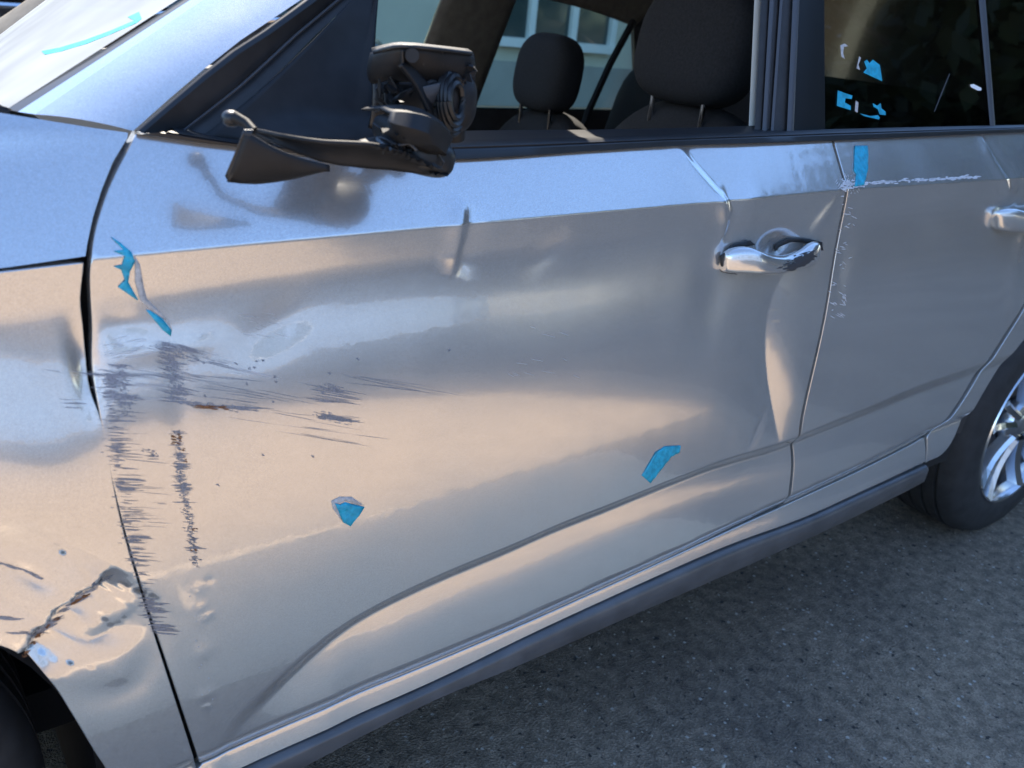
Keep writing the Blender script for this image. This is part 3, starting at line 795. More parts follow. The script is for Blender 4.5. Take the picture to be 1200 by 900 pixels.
# ------------------------------------------------------------------ wheels
def wheel(name, cx, cy, label):
    root_loc = Vector((cx, cy, .3))
    w_ = bpy.data.objects.new(name, None); C.objects.link(w_); w_.parent = car; w_.location = root_loc-Vector(car.location); w_['label'] = label
    # outer face towards -y; prof (y, r)
    def lathe(nm, prof, m, n=96, par=w_):
        V = []; F = []; k = len(prof)
        for i in range(n):
            a = 2*math.pi*i/n
            for (y, r) in prof: V.append((r*math.cos(a), y, r*math.sin(a)))
        for i in range(n):
            for j in range(k-1): F.append((i*k+j, ((i+1) % n)*k+j, ((i+1) % n)*k+j+1, i*k+j+1))
        me = bpy.data.meshes.new(nm); me.from_pydata(V, [], F); me.polygons.foreach_set('use_smooth', [True]*len(F))
        bm = bmesh.new(); bm.from_mesh(me); bmesh.ops.recalc_face_normals(bm, faces=bm.faces); bm.to_mesh(me); bm.free()
        try: me.set_sharp_from_angle(angle=R_(35))
        except Exception: pass
        o = bpy.data.objects.new(nm, me); C.objects.link(o); o.parent = par; me.materials.append(m); return o
    tp = [(.02, .196), (.004, .205), (0, .212), (-.004, .222), (-.004, .24), (-.001, .262), (.004, .28), (.012, .292), (.020, .2985), (.032, .3045)]
    for g in (.050, .086, .122, .158):
        tp += [(g-.005, .308), (g-.0035, .3005), (g+.0035, .3005), (g+.005, .308)]
    tp += [(.182, .304), (.195, .297), (.203, .28), (.205, .25), (.200, .22), (.19, .20)]
    ty = lathe('tyre', tp, M['tyre'])
    rim = lathe('rim', [(.004, .2115), (-.003, .208), (-.002, .203), (.006, .198), (.02, .194), (.07, .188), (.16, .185), (.19, .2)], M['alloy'])
    lathe('brake_disc', [(.09, .02), (.085, .03), (.085, .14), (.10, .14), (.1, .03)], mat('brake_disc', (.15, .14, .13), .5, .8), n=64)
    lathe('hub', [(.012, .0), (.010, .022), (.014, .03), (.012, .034), (.018, .055), (.03, .062), (.06, .06)], M['alloy'], n=48)
    # five twin spokes, each a faceted wedge
    for k in range(5):
        a0 = 2*math.pi*k/5+R_(18)
        V = []; F = []
        for sgn in (-1, 1):
            base = len(V)
            for t in np.linspace(0, 1, 7):
                r = .045+(.201-.045)*t; off = sgn*(.012+.030*t); wd = .013+.006*t*t; y0 = .010-.012*t+.010*math.sin(math.pi*t)
                for (o_, yy) in ((-wd, y0+.026), (-wd*.75, y0+.004), (wd*.05*sgn, y0-.004), (wd*.75, y0+.004), (wd, y0+.026)):
                    q = off+o_; ca, sa = math.cos(a0), math.sin(a0)
                    V.append((r*ca-q*sa, yy, r*sa+q*ca))
            for i in range(6):
                for j in range(4): a = base+i*5+j; F.append((a, a+5, a+6, a+1))
        me = bpy.data.meshes.new('spoke'); me.from_pydata(V, [], F)
        bm = bmesh.new(); bm.from_mesh(me); bmesh.ops.recalc_face_normals(bm, faces=bm.faces); bm.to_mesh(me); bm.free()
        o = bpy.data.objects.new('spoke', me); C.objects.link(o); o.parent = w_; me.materials.append(M['alloy'])
    return w_
rw = wheel('rear_wheel', 2.47, .028, 'rear wheel with silver alloy rim')
fw = wheel('front_wheel', -.0, .035, 'front wheel inside the damaged arch')
wheel('wheel', 2.47, 1.50, 'far rear wheel'); wheel('wheel', 0, 1.50, 'far front wheel')
# arch liners
def liner(cx, a0=-.38, a1=3.52):
    V = []; F = []; n = 30
    for i in range(n+1):
        a = a0+(a1-a0)*i/n
        for y, r in ((.012, .352), (.03, .375), (.12, .37), (.30, .37), (.36, .2)): V.append((cx+r*math.cos(a), y+.02, .30+r*math.sin(a)))
    for i in range(n):
        for j in range(4): a = i*5+j; F.append((a, a+5, a+6, a+1))
    mesh('arch_liner', V, F, M['rubber'], car)
liner(0); liner(2.47, -.38, 3.0)

# ------------------------------------------------------------------ door handles
def smooth_loft(name, stations, m, parent, n=20):
    """stations: (centre, half_height vec, half_depth vec)"""
    V = []; F = []
    for c, hv, dv in stations:
        c, hv, dv = np.array(c), np.array(hv), np.array(dv)
        for k in range(n):
            a = 2*math.pi*k/n; ca = math.copysign(abs(math.cos(a))**.75, math.cos(a)); sa = math.copysign(abs(math.sin(a))**.75, math.sin(a)); V.append(c+hv*sa+dv*ca)
    m_ = len(stations)
    for i in range(m_-1):
        for k in range(n): F.append((i*n+k, i*n+(k+1) % n, (i+1)*n+(k+1) % n, (i+1)*n+k))
    F += [tuple(range(n)), tuple(range((m_-1)*n, m_*n))[::-1]]
    o = mesh(name, V, F, m, parent); return o
def handle(dpar, st, label):
    S = []
    for (ux, uy, lx, ly, off, dep) in st:
        a = W(ux, uy, off*.68); b = W(lx, ly, off*.68); c = (a+b)/2; S.append((c, (a-b)/2, np.array([0, dep, 0])))
    # resample smooth
    A = np.array([np.r_[s[0], s[1], s[2]] for s in S]); Q = catmull([a for a in A], step=.004)
    o = smooth_loft('handle', [(q[:3], q[3:6], q[6:9]) for q in Q], P, dpar); o['label'] = label; return o
h1_ = handle(door, [(844, 308, 844, 311, .0005, .001), (848, 299, 846, 317, .006, .006), (853, 294, 850, 319, .011, .008), (862, 290, 859, 320, .018, .010), (876, 289, 874, 321, .027, .011), (890, 294, 889, 321.5, .037, .009), (905, 299, 905, 321, .039, .008), (922, 299, 921, 319, .039, .008), (938, 293, 937, 315, .035, .009), (950, 285, 949, 310, .029, .009), (957, 283, 957, 303, .022, .007), (960.5, 290, 960.5, 296, .014, .002)], 'silver pull handle scuffed black at its rear end')
hk = polyG
def decal(name, pts, m, parent=None, off=.0006, thick=.0004, conv=None, sub=6):
    """thin piece lying on the dented body; pts traced"""
    P0 = np.array([xz(*p) for p in pts]); L = [P0[0]]
    for i in range(len(P0)):
        a, b = P0[i], P0[(i+1) % len(P0)]; n = max(1, int(np.linalg.norm(b-a)/.004))
        for k in range(1, n+1): L.append(a+(b-a)*k/n)
    L = np.array(L[:-1]); ar = np.sum(L[:, 0]*np.roll(L[:, 1], -1)-np.roll(L[:, 0], -1)*L[:, 1])
    if ar < 0: L = L[::-1]
    X, Z = np.meshgrid(np.arange(L[:, 0].min(), L[:, 0].max(), .004), np.arange(L[:, 1].min(), L[:, 1].max(), .004)); X = X.ravel(); Z = Z.ravel()
    if len(X):
        k = inside(L, X, Z); X, Z = X[k], Z[k]
        if len(X):
            d = np.min((X[:, None]-L[None, :, 0])**2+(Z[:, None]-L[None, :, 1])**2, axis=1); X, Z = X[d > .0015**2], Z[d > .0015**2]
    r = delaunay_2d_cdt([Vector(p) for p in L]+[Vector((a, b)) for a, b in zip(X, Z)], [], [list(range(len(L)))], 1, 1e-7)
    v2 = np.array([tuple(v) for v in r[0]]); y = Fs(v2[:, 0], v2[:, 1]); N = Fn(v2[:, 0], v2[:, 1])
    wob = .0006*np.sin(v2[:, 0]*900+v2[:, 1]*400)*np.sin(v2[:, 1]*700) if thick > .0005 else 0
    V = np.stack([v2[:, 0], y, v2[:, 1]], 1)+N*(off+(wob[:, None] if np.ndim(wob) else 0))
    return mesh(name, V, [f for f in r[2]], m, parent, solid=thick)
# black rear socket of the handle
decal('handle_gasket', [(843, 300), (858, 286), (876, 281), (882, 286), (862, 290), (852, 298), (850, 313), (862, 321), (850, 320), (844, 310)], M['rubber'], door, off=.004, thick=.003)
decal('handle_gasket', [(911, 297), (913, 288), (925, 279), (945, 279), (960, 283), (961, 293), (957, 290), (945, 284), (928, 283), (917, 291)], M['rubber'], door, off=.004, thick=.003)
h2_ = handle(rdoor, [(1162, 256, 1162, 260, .0005, .001), (1166, 250, 1165, 267, .007, .007), (1172, 246, 1171, 270, .014, .009), (1187, 244, 1186, 272, .026, .011), (1205, 248, 1203, 272, .038, .009), (1225, 246, 1222, 270, .036, .009), (1250, 240, 1247, 262, .024, .008), (1255, 241, 1253, 256, .018, .005)], 'silver pull handle')

# ------------------------------------------------------------------ broken mirror
mir = bpy.data.objects.new('door_mirror', None); C.objects.link(mir); mir.parent = car; mir['label'] = 'broken black door mirror hanging from its mount'
mir.location = Vector((.62, -.02, 1.0))-Vector(car.location)
def mlink(o): return o
def shell(name, runA, runB, m, bulge=0, thick=.003, nb=8, na=16): return ruled(name, [at(*p) for p in runA], [at(*p) for p in runB], m, mir, bulge=bulge, nb=nb, na=na, thick=thick)
# housing remains: ribbed open-backed box
shell('mirror_housing', [(436, 62, -.02), (465, 54, -.05), (500, 56, -.06), (553, 62, -.05)], [(436, 96, 0.0), (468, 94, -.03), (510, 96, -.04), (550, 104, -.03)], M['plastic'], bulge=.006, thick=.004)
shell('housing_top', [(436, 58, .03), (466, 51, .0), (505, 54, -.01), (548, 59, .0)], [(437, 62, -.025), (466, 54.5, -.055), (505, 57, -.066), (554, 63, -.055)], M['trim'], thick=.003)
shell('housing_end', [(541, 60, .03), (551, 62, -.05)], [(540, 128, .03), (553, 122, -.04)], M['trim'], thick=.003)
shell('housing_back', [(436, 90, .03), (480, 92, .03), (545, 96, .03)], [(432, 150, .03), (480, 150, .03), (530, 150, .03)], M['trim'], bulge=.004, thick=.003)
for xx in (470, 494, 516):
    shell('housing_rib', [(xx, 59, -.052), (xx+.5, 78, -.05)], [(xx+2, 59, -.060), (xx+2.5, 78, -.058)], M['trim'], thick=.002)
tube('screw_boss', [at(483, 65, -.05), at(483, 65, -.066)], .006, M['plastic'], mir, n=14)
tube('wire', [at(445, 112, -.03), at(460, 118, -.04), at(476, 108, -.05), at(505, 96, -.05), at(535, 97, -.04)], .0022, M['rubber'], mir, n=6)
tube('wire', [at(440, 130, -.02), at(455, 126, -.04), at(470, 132, -.05), at(480, 140, -.04)], .0018, M['trim'], mir, n=6)
# bracket arm
shell('bracket', [(468, 76, -.06), (486, 100, -.06), (502, 130, -.06)], [(474, 74, -.055), (500, 98, -.05), (506, 138, -.05)], M['plastic'], thick=.004)
shell('bracket', [(491, 102, -.055), (497, 112, -.055), (501, 122, -.05)], [(515, 97, -.055), (518, 106, -.055), (517, 113, -.05)], M['sealgrey'], thick=.005)
# round motor with ribs
def ringat(px, py, Y, r, name, m, tr=.003, ang=0):
    c = at(px, py, Y); ax = np.array([.45, -.85, .1]); ax /= np.linalg.norm(ax); u = np.cross(ax, [0, 0, 1]); u /= np.linalg.norm(u); v = np.cross(ax, u)
    tube(name, [c+r*(math.cos(a)*u+1.25*math.sin(a)*v) for a in np.linspace(0, 2*math.pi, 25)], tr, m, mir, n=6)
for i, rr in enumerate((.024, .021, .017, .012)):
    ringat(530+i*1.5, 118, -.045-.006*i, rr, 'motor_ring', M['trim'], .003)
superell('mirror_motor', at(528, 118, -.03), (.045, .05, .058), .8, M['plastic'], mir)
tube('motor_post', [at(534, 128, -.03), at(531, 160, -.02)], [.010, .012], M['plastic'], mir, n=12)
# rounded cap in front
def cap():
    pts_top = [(453, 132, -.08), (462, 129, -.085), (480, 128.5, -.09), (500, 133, -.092), (518, 145, -.09), (527, 158, -.08)]
    pts_mid = [(455, 142, -.095), (466, 146, -.105), (482, 150, -.112), (500, 156, -.112), (513, 165, -.105), (522, 178, -.09)]
    pts_low = [(457, 150, -.09), (466, 159, -.098), (480, 167, -.102), (496, 172, -.10), (508, 177, -.095), (521, 182, -.08)]
    T = catmull([at(*p) for p in pts_top], step=.004); 
    def rs(P, na=24):
        P = np.array(catmull([at(*p) for p in P], step=.004)); dd = np.r_[0, np.cumsum(np.linalg.norm(np.diff(P, axis=0), axis=1))]; s = np.linspace(0, dd[-1], na+1)
        return np.stack([np.interp(s, dd, P[:, k]) for k in range(3)], 1)
    A, B, D = rs(pts_top), rs(pts_mid), rs(pts_low); E_ = A+np.array([0, .045, -.004]); V = []; F = []
    R4 = [E_, A+np.array([0, .01, 0.0015]), A, .6*A+.4*B+np.array([0, -.006, .003]), B, .5*B+.5*D+np.array([0, -.003, 0]), D, D+np.array([0, .01, -.003]), D+np.array([0, .03, 0])]
    k = len(R4)
    for i in range(25):
        for r in R4: V.append(r[i])
    for i in range(24):
        for j in range(k-1): F.append((i*k+j, (i+1)*k+j, (i+1)*k+j+1, i*k+j+1))
    mesh('mirror_cap', V, F, M['plastic'], mir, solid=.002)
cap()
# hinge lump under the cap
superell('hinge_block', at(496, 182, -.06), (.055, .05, .035), .7, M['trim'], mir, rot=Matrix.Rotation(R_(12), 3, 'Y'))
superell('hinge_block', at(462, 152, -.04), (.03, .05, .025), .7, M['plastic'], mir)
# long twisted base cover
shell('base_cover', [(288, 150, -.02), (330, 159, -.055), (380, 166, -.075), (430, 168, -.085), (468, 176, -.09), (500, 192, -.09), (517, 203, -.08)],
      [(288, 151, -.022), (325, 170, -.047), (375, 189, -.062), (420, 196, -.070), (460, 199, -.074), (495, 204, -.078), (516, 205, -.074)], M['plastic'], bulge=-.004, thick=.0035, na=40)
shell('base_cover', [(288, 153, -.075), (320, 172, -.080), (350, 184, -.08), (385, 194, -.08)], [(266, 212, -.062), (300, 214.5, -.066), (345, 208, -.072), (386, 197, -.078)], M['plastic'], bulge=.003, thick=.003)
shell('cover_edge', [(286, 152, -.076), (297, 152, -.078)], [(264, 206, -.063), (269, 214, -.065)], M['trim'], thick=.002)
shell('base_cover', [(420, 166, -.06), (450, 160, -.055), (468, 163, -.06)], [(432, 174, -.08), (455, 176, -.082), (478, 178, -.08)], M['rubber'], thick=.003)
tube('cable_stub', [at(443, 163, -.07), at(450, 170, -.085), at(458, 176, -.088)], .0025, M['sealgrey'], mir, n=6)
tube('wire', [at(520, 200, -.08), at(510, 196, -.085), at(500, 188, -.08), at(488, 184, -.07)], .003, M['rubber'], mir, n=6)
for c_, pts_ in (('red_wire', [(462, 160, -.075), (468, 170, -.09), (480, 168, -.1), (488, 176, -.1)]), ('wire', [(500, 160, -.06), (512, 176, -.085), (520, 190, -.09), (517, 198, -.09)])):
    tube('wire', [at(*p) for p in pts_], .0012, M['rubber'] if c_ == 'wire' else M['sealgrey'], mir, n=6)
# ball hook
tube('cover_clip', [at(268, 141, -.01), at(276, 138, -.015), at(288, 144, -.02), at(298, 154, -.03)], [.006, .0055, .0045, .004], M['plastic'], mir, n=12)
superell('cover_clip', at(271, 139, -.01), (.016, .016, .014), .9, M['trim'], mir)

V = []; F = []
rs_ = np.random.RandomState(3)
for (cx, cy, sx, sy, n_, Y_) in ((458, 118, 16, 22, 34, -.035), (505, 150, 12, 30, 22, -.05), (470, 170, 22, 6, 16, -.08), (545, 90, 6, 26, 12, -.045)):
    for _ in range(n_):
        c = at(cx+rs_.uniform(-sx, sx), cy+rs_.uniform(-sy, sy), Y_+rs_.uniform(-.015, .012)); u = rs_.normal(0, 1, 3); u /= np.linalg.norm(u); v = np.cross(u, rs_.normal(0, 1, 3)); v /= np.linalg.norm(v); w_ = np.cross(u, v)
        a, b, t_ = rs_.uniform(.003, .011), rs_.uniform(.0015, .005), .0008; k = len(V)
        V += [c-u*a-w_*t_, c+v*b-w_*t_, c+u*a*.8-w_*t_, c-v*b*.6-w_*t_, c-u*a+w_*t_, c+v*b+w_*t_, c+u*a*.8+w_*t_, c-v*b*.6+w_*t_]
        F += [(k, k+1, k+2, k+3), (k+7, k+6, k+5, k+4)]+[(k+i, k+(i+1) % 4, k+4+(i+1) % 4, k+4+i) for i in range(4)]
for k_, (a0, b0, a1, b1, Y0, n_, dn, l0, l1) in enumerate(((440, 98, 548, 104, -.04, 16, 1, 4, 15), (436, 172, 515, 200, -.092, 12, -1, 3, 9), (505, 200, 524, 204, -.082, 5, 1, 2, 5), (452, 150, 500, 168, -.10, 6, 1, 3, 7))):
    for q_ in range(n_):
        t_ = (q_+rs_.uniform(0, .8))/n_; x_ = a0+(a1-a0)*t_; y_ = b0+(b1-b0)*t_; w0 = rs_.uniform(2, 6); l_ = rs_.uniform(l0, l1)*dn; k = len(V)
        V += [at(x_-w0, y_, Y0), at(x_+w0, y_+rs_.uniform(-1, 1), Y0), at(x_+rs_.uniform(-4, 4), y_+l_, Y0-.006), at(x_-w0, y_, Y0+.003), at(x_+w0, y_, Y0+.003)]; F += [(k, k+1, k+2), (k+3, k+2, k+4), (k, k+2, k+3), (k+1, k+4, k+2)]
tag(mesh('broken_plastic_shards', V, F, M['plastic'], mir, smooth=False), kind='stuff')
# ------------------------------------------------------------------ paint damage
SM = {'V': [], 'F': []}
def hairs(store, n, cx, cy, sx, sy, lmin, lmax, slope, wpx, dens=None):
    for _ in range(n):
        x = cx+random.gauss(0, sx) if sx > 0 else cx; y = cy+random.uniform(-sy, sy)
        l = random.uniform(lmin, lmax)*random.uniform(.4, 1); s = slope+random.gauss(0, .03)
        dx = l/2; hair(store, x-dx*random.uniform(.6, 1.4), y-dx*s, x+dx*random.uniform(.6, 1.4), y+dx*s, wpx*random.uniform(.4, 1.2))
def hair(store, x0, y0, x1, y1, wpx):
    n = 4; pts = []
    for i in range(n+1):
        t = i/n; x = x0+(x1-x0)*t; y = y0+(y1-y0)*t; h = wpx*math.sin(math.pi*min(max(t, .0), 1))**.7*random.uniform(.7, 1.1)/2
        pts.append((x, y-h)); pts.append((x, y+h))
    store.append(pts)
def bake(name, store, m, parent, off=.0003):
    X = []; Z = []
    allp = [p for s in store for p in s]
    d = np.array([ray(*p) for p in allp]); Y = np.zeros(len(allp))
    for _ in range(10):
        Pp = CAMP+d*((Y-CAMP[1])/d[:, 1])[:, None]; Y = .5*Y+.5*Fs(Pp[:, 0], Pp[:, 2])
    V = Pp.copy(); V[:, 1] = Fs(Pp[:, 0], Pp[:, 2]); V = V+Fn(Pp[:, 0], Pp[:, 2])*off
    F = []; k = 0
    for s in store:
        m_ = len(s)//2
        for i in range(m_-1): F.append((k+2*i, k+2*i+1, k+2*i+3, k+2*i+2))
        k += len(s)
    o = mesh(name, V, F, m, parent, smooth=True); o['kind'] = 'stuff'; return o
#SCRATCH
S = []
def column(track, n, halfw, lmin, lmax, slope, wpx, side=0, clump=1.0, jag=.03):
    """broken run of hair scratches along a traced track"""
    cl = [random.random() for _ in range(max(3, n//6))]
    for _ in range(n):
        u = random.choice(cl)+random.gauss(0, .012) if random.random() < clump else random.random(); u = min(max(u, 0), .9999)
        t = u*(len(track)-1); i = min(int(t), len(track)-2); f = t-i
        x = track[i][0]*(1-f)+track[i+1][0]*f; y = track[i][1]*(1-f)+track[i+1][1]*f
        l = lmin+(lmax-lmin)*random.random()**1.8; x += random.gauss(0, halfw); s = slope+random.gauss(0, jag); w_ = wpx*(.35+.9*random.random()**2)
        if side: hair(S, x, y, x+l, y+l*s, w_)
        else: k = random.uniform(.3, .7); hair(S, x-l*k, y-l*k*s, x+l*(1-k), y+l*(1-k)*s, w_)
def specks(track, n, halfw, size):
    for _ in range(n):
        t = random.random()*(len(track)-1); i = min(int(t), len(track)-2); f = t-i
        x = track[i][0]*(1-f)+track[i+1][0]*f+random.gauss(0, halfw); y = track[i][1]*(1-f)+track[i+1][1]*f+random.gauss(0, 1.5)
        l = random.uniform(1, size); hair(S, x-l/2, y-l*.1, x+l/2, y+l*.1, random.uniform(.5, 1.3))
edge = [(121, 432), (124, 480), (135, 560), (149, 640), (165, 700), (180, 745)]
column(edge, 190, 2, 8, 38, .04, 1.6, 1); column(edge, 220, 5, 4, 26, .05, .9, 1, .25)
column([(141, 428), (146, 455), (149, 490)], 60, 5, 8, 30, .14, 1.7); specks([(141, 428), (149, 490)], 130, 4, 5)
column([(192, 405), (204, 440), (208, 468)], 80, 6, 10, 36, .24, 1.9); specks([(192, 402), (204, 440), (208, 470)], 260, 5, 7)
column([(208, 505), (212, 560), (222, 610), (229, 660)], 90, 2.5, 6, 26, .03, 1.4); specks([(208, 505), (212, 560), (222, 610), (229, 662)], 420, 2.6, 6)
column([(198, 402), (225, 412), (258, 428)], 26, 5, 24, 70, .25, 1.5); specks([(190, 405), (240, 425)], 80, 8, 8)
column([(205, 470), (260, 478), (300, 477)], 34, 5, 18, 60, .08, 1.6); specks([(215, 472), (300, 480)], 110, 6, 8)
column([(388, 452), (400, 492)], 30, 9, 18, 66, .17, 1.2); specks([(378, 486), (410, 494)], 130, 7, 9); specks([(382, 450), (402, 458)], 50, 5, 7)
column([(376, 488), (405, 493)], 18, 4, 12, 36, .14, 2.2)
column([(180, 540), (176, 530)], 6, 3, 8, 18, 0, 1.6); specks([(172, 528), (184, 534)], 24, 3, 5)
column([(120, 440), (230, 440), (420, 520)], 70, 22, 30, 110, .15, .6, 0, .2); column([(430, 440), (500, 465), (540, 470)], 9, 10, 60, 110, .18, .6)
column([(118, 450), (160, 620)], 60, 12, 8, 60, .05, .6, 1, .2)
for a, b_ in [(292, 431), (300, 423), (308, 422), (298, 430), (322, 441), (323, 446), (386, 437), (419, 420), (378, 459), (386, 484), (308, 532), (366, 534), (276, 425), (289, 449), (255, 568), (320, 470), (240, 463), (526, 410)]:
    for _ in range(3): hair(S, a-1.5+random.uniform(-1, 1), b_+random.uniform(-1.5, 1.5), a+2+random.uniform(-1, 1), b_+1.5+random.uniform(-1.5, 1.5), 1.3)
bake('scrape_marks', S, M['scratch'], door)
S = []
column([(197, 400), (300, 440)], 30, 8, 20, 60, .22, .8); column([(150, 425), (180, 470)], 40, 14, 14, 50, .15, .7)
for _ in range(26): x = 118+random.uniform(0, 50); y = 396+random.uniform(0, 26); hair(S, x, y, x+random.uniform(8, 26), y-random.uniform(0, 6), .9)
for _ in range(12): x = random.uniform(570, 680); y = random.uniform(380, 440); hair(S, x, y, x+random.uniform(6, 18), y+random.uniform(1, 5), .6)
for _ in range(10): x = random.uniform(270, 320); y = random.uniform(364, 398); hair(S, x, y, x+random.uniform(10, 26), y+random.uniform(2, 6), .6)
specks([(230, 690), (245, 830)], 12, 6, 2)
bake('clearcoat_scratches', S, M['scratchlight'], door, off=.0002)
S = []
for a, b_, w_h in [(240, 477, 22), (258, 478, 12)]:
    for _ in range(10): l = random.uniform(5, w_h); x = a+random.uniform(-8, 8); y = b_+random.uniform(-2, 2); hair(S, x-l/2, y-l*.04, x+l/2, y+l*.04, 1.3)
for _ in range(20): x = 207+random.uniform(-5, 5); y = 514+random.uniform(-6, 6); hair(S, x-2.5, y, x+2.5, y+1, 1.5)
for c_ in [(216, 541), (228, 620), (227, 645), (213, 527)]:
    for _ in range(4): x = c_[0]+random.uniform(-3, 3); y = c_[1]+random.uniform(-3, 3); hair(S, x-1.6, y, x+1.6, y+.5, 1.3)
bake('rust_spots', S, M['rust'], door, off=.0005)
# wing scrapes along the torn fold
S = []
column([(40, 745), (62, 728), (90, 703), (120, 678)], 200, 2, 8, 26, -.35, 1.8)
column([(0, 660), (30, 668), (68, 690)], 60, 1.5, 6, 22, .35, 1.5)
column([(0, 722), (20, 727)], 26, 4, 8, 26, .08, 1.6); column([(0, 745), (40, 740)], 24, 6, 8, 30, .1, 1.2)
column([(85, 465), (90, 480)], 14, 6, 14, 30, .08, .9)
bake('scrape_marks', S, M['scratch'], fender)
S = []
column([(26, 770), (48, 741), (88, 705), (100, 698)], 90, 1.5, 3, 9, -.5, 1.8)
bake('rust_spots', S, M['rust'], fender, off=.0008)
# chipped white edge on the rear door crease
S = []
for _ in range(150):
    x = 985+random.random()**1.5*160; y = 217-(x-985)*.062+random.gauss(0, 1.0+2.2*math.exp(-(x-990)/18)); l = random.uniform(2, 9)
    hair(S, x, y, x+l, y-l*.06+random.uniform(-.4, .4), 1.6)
for _ in range(50): x = 995+random.gauss(0, 7); y = 214+random.gauss(0, 5); hair(S, x, y, x+random.uniform(-3, 3), y+random.uniform(2, 5), 1.2)
for _ in range(38): y = random.uniform(236, 370); x = 986-(y-240)*.13+random.uniform(-3, 16); hair(S, x, y, x+random.uniform(2, 9), y+random.uniform(-2, 5), .9)
for _ in range(14): x = 987+random.uniform(-2, 3); y = 350+random.uniform(-6, 6); hair(S, x, y, x+2, y+3, 1.3)
bake('clearcoat_scratches', S, mat('chipped_paint', (.55, .56, .58), .75), rdoor, off=.0004)
S = []
for _ in range(30): x = 930+random.uniform(-22, 24); y = 309+(930-x)*.12+random.uniform(-4, 5)
# ------------------------------------------------------------------ tape
def tape(pts, label, m='tape', off=.0009):
    o = decal('tape', pts, M[m], None, off=off, thick=.0007); tag(o, label, 'tape', 'blue tape scraps on the car'); return o
tape([(779, 523), (797, 522), (796, 530), (786, 535), (762, 566), (752, 557), (768, 530)], 'crumpled blue tape strip low on the front door below the handle')
tape([(392, 589), (398, 591), (404, 588), (427, 594), (421, 603), (410, 616), (402, 612)], 'torn blue tape scrap with pointed lower end, low in the middle of the front door')
tape([(1001, 171), (1016, 171), (1017, 182), (1016, 200), (1012, 217), (1001, 219), (1003, 205), (1000, 200)], 'upright blue tape strip on the rear door beside the door joint')
tape([(130, 278), (140, 284), (154, 296), (158, 306), (152, 318), (150, 330), (161, 350), (161, 352), (138, 336), (146, 328), (142, 316), (133, 312), (143, 310), (146, 300), (133, 294), (145, 293)], 'ragged blue tape strip near the front edge of the front door')
tape([(171, 363), (176, 364), (190, 373), (201, 387), (200, 394), (190, 386)], 'short blue tape end just below the ragged strip near the front door edge')
decal('tape_residue', [(158, 300), (164, 310), (168, 334), (172, 350), (188, 366), (199, 380), (202, 388), (196, 376), (176, 362), (164, 352), (158, 330)], M['glue'], door, off=.0004, thick=.0003)
decal('tape_residue', [(388, 587), (398, 582), (412, 582), (426, 592), (404, 587), (396, 590), (400, 610), (390, 596)], M['glue'], door, off=.0004, thick=.0003)
def tapeG(pts, label, m='tape', off=-.002):
    o = polyG('tape', pts, M[m], None, off=off, thick=.0006, bevel=0); tag(o, label, 'tape', 'blue tape scraps on the car'); return o
tapeG([(1013, 72), (1016, 70), (1019, 74), (1023, 70), (1031, 76), (1034, 95), (1025, 91), (1012, 85), (1016, 80)], 'largest blue tape scrap on the rear door glass')
tapeG([(982, 106), (990, 109), (999, 112), (998, 116), (991, 115), (990, 120), (997, 124), (997, 129), (981, 124)], 'blue tape scrap on the rear door glass nearest the pillar')
tapeG([(1008, 133), (1020, 136), (1029, 135), (1031, 138), (1030, 140), (1013, 136)], 'thin bottom blue tape scrap on the rear door glass')
tapeG([(1023, 121), (1028, 124), (1032, 121), (1033, 127), (1038, 131), (1038, 135), (1031, 134), (1029, 128), (1024, 125)], 'small zigzag blue tape scrap at right on the rear door glass')
for k, pts in enumerate([[(985, 53), (990, 51), (994, 54), (989, 55), (988, 62), (990, 69), (986, 66)], [(1007, 66), (1009, 68), (1006, 76), (1008, 82), (1004, 80)], [(1003, 118), (1006, 120), (1005, 132), (1002, 130)]]):
    o = polyG('tape_residue', pts, M['glue'], car, off=-.0015, thick=.0004, bevel=0)

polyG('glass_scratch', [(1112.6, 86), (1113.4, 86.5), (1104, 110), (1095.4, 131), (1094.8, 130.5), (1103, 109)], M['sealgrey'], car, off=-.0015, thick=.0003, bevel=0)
polyG('painted_glint', [(1137, 99), (1141, 98.5), (1150, 103), (1150, 106), (1146, 106), (1138, 102)], M['frame'], car, off=-.0015, thick=.0004, bevel=0)  # white reflection on the rear glass, painted as a flat patch
# ------------------------------------------------------------------ far building, parked car
bld = empty('house', (5, 6.2, 0)); tag(bld, 'cream house with white framed windows seen through the car windows', 'house')
box('wall', (6.5, 6.45, 1.5), (16, .4, 4.2), M['wall'], bld)
box('plinth', (6.5, 6.22, .35), (16, .08, .7), M['wallgrey'], bld)
wg = mat('window_glass', (.05, .07, .07), .08)
for cx in (2.4, 5.75, 8.3):
    f = box('window', (cx, 6.235, 1.55), (1.5, .03, 1.35), wg, bld)
    for dx in (-.75, -.25, .25, .75): box('frame', (cx+dx, 6.20, 1.55), (.07, .06, 1.40), M['frame'], f)
    for dz in (-.68, .68): box('frame', (cx, 6.19, 1.55+dz), (1.6, .08, .08), M['frame'], f)
tall = empty('shading_block', (12, 12, 0)); tag(tall, 'unseen tall plain building, added to cast shade beside the rear of the car', 'building')  # unseen block, added to shade the ground that the rear door mirrors
box('wall', (18.1, 9.9, 14), (20, 4, 28), M['wall'], tall)
for kx in range(5):
    for kz in range(7): box('window', (10+kx*3.6, 7.88, 2.4+kz*3.4), (1.4, .06, 1.6), wg, tall)

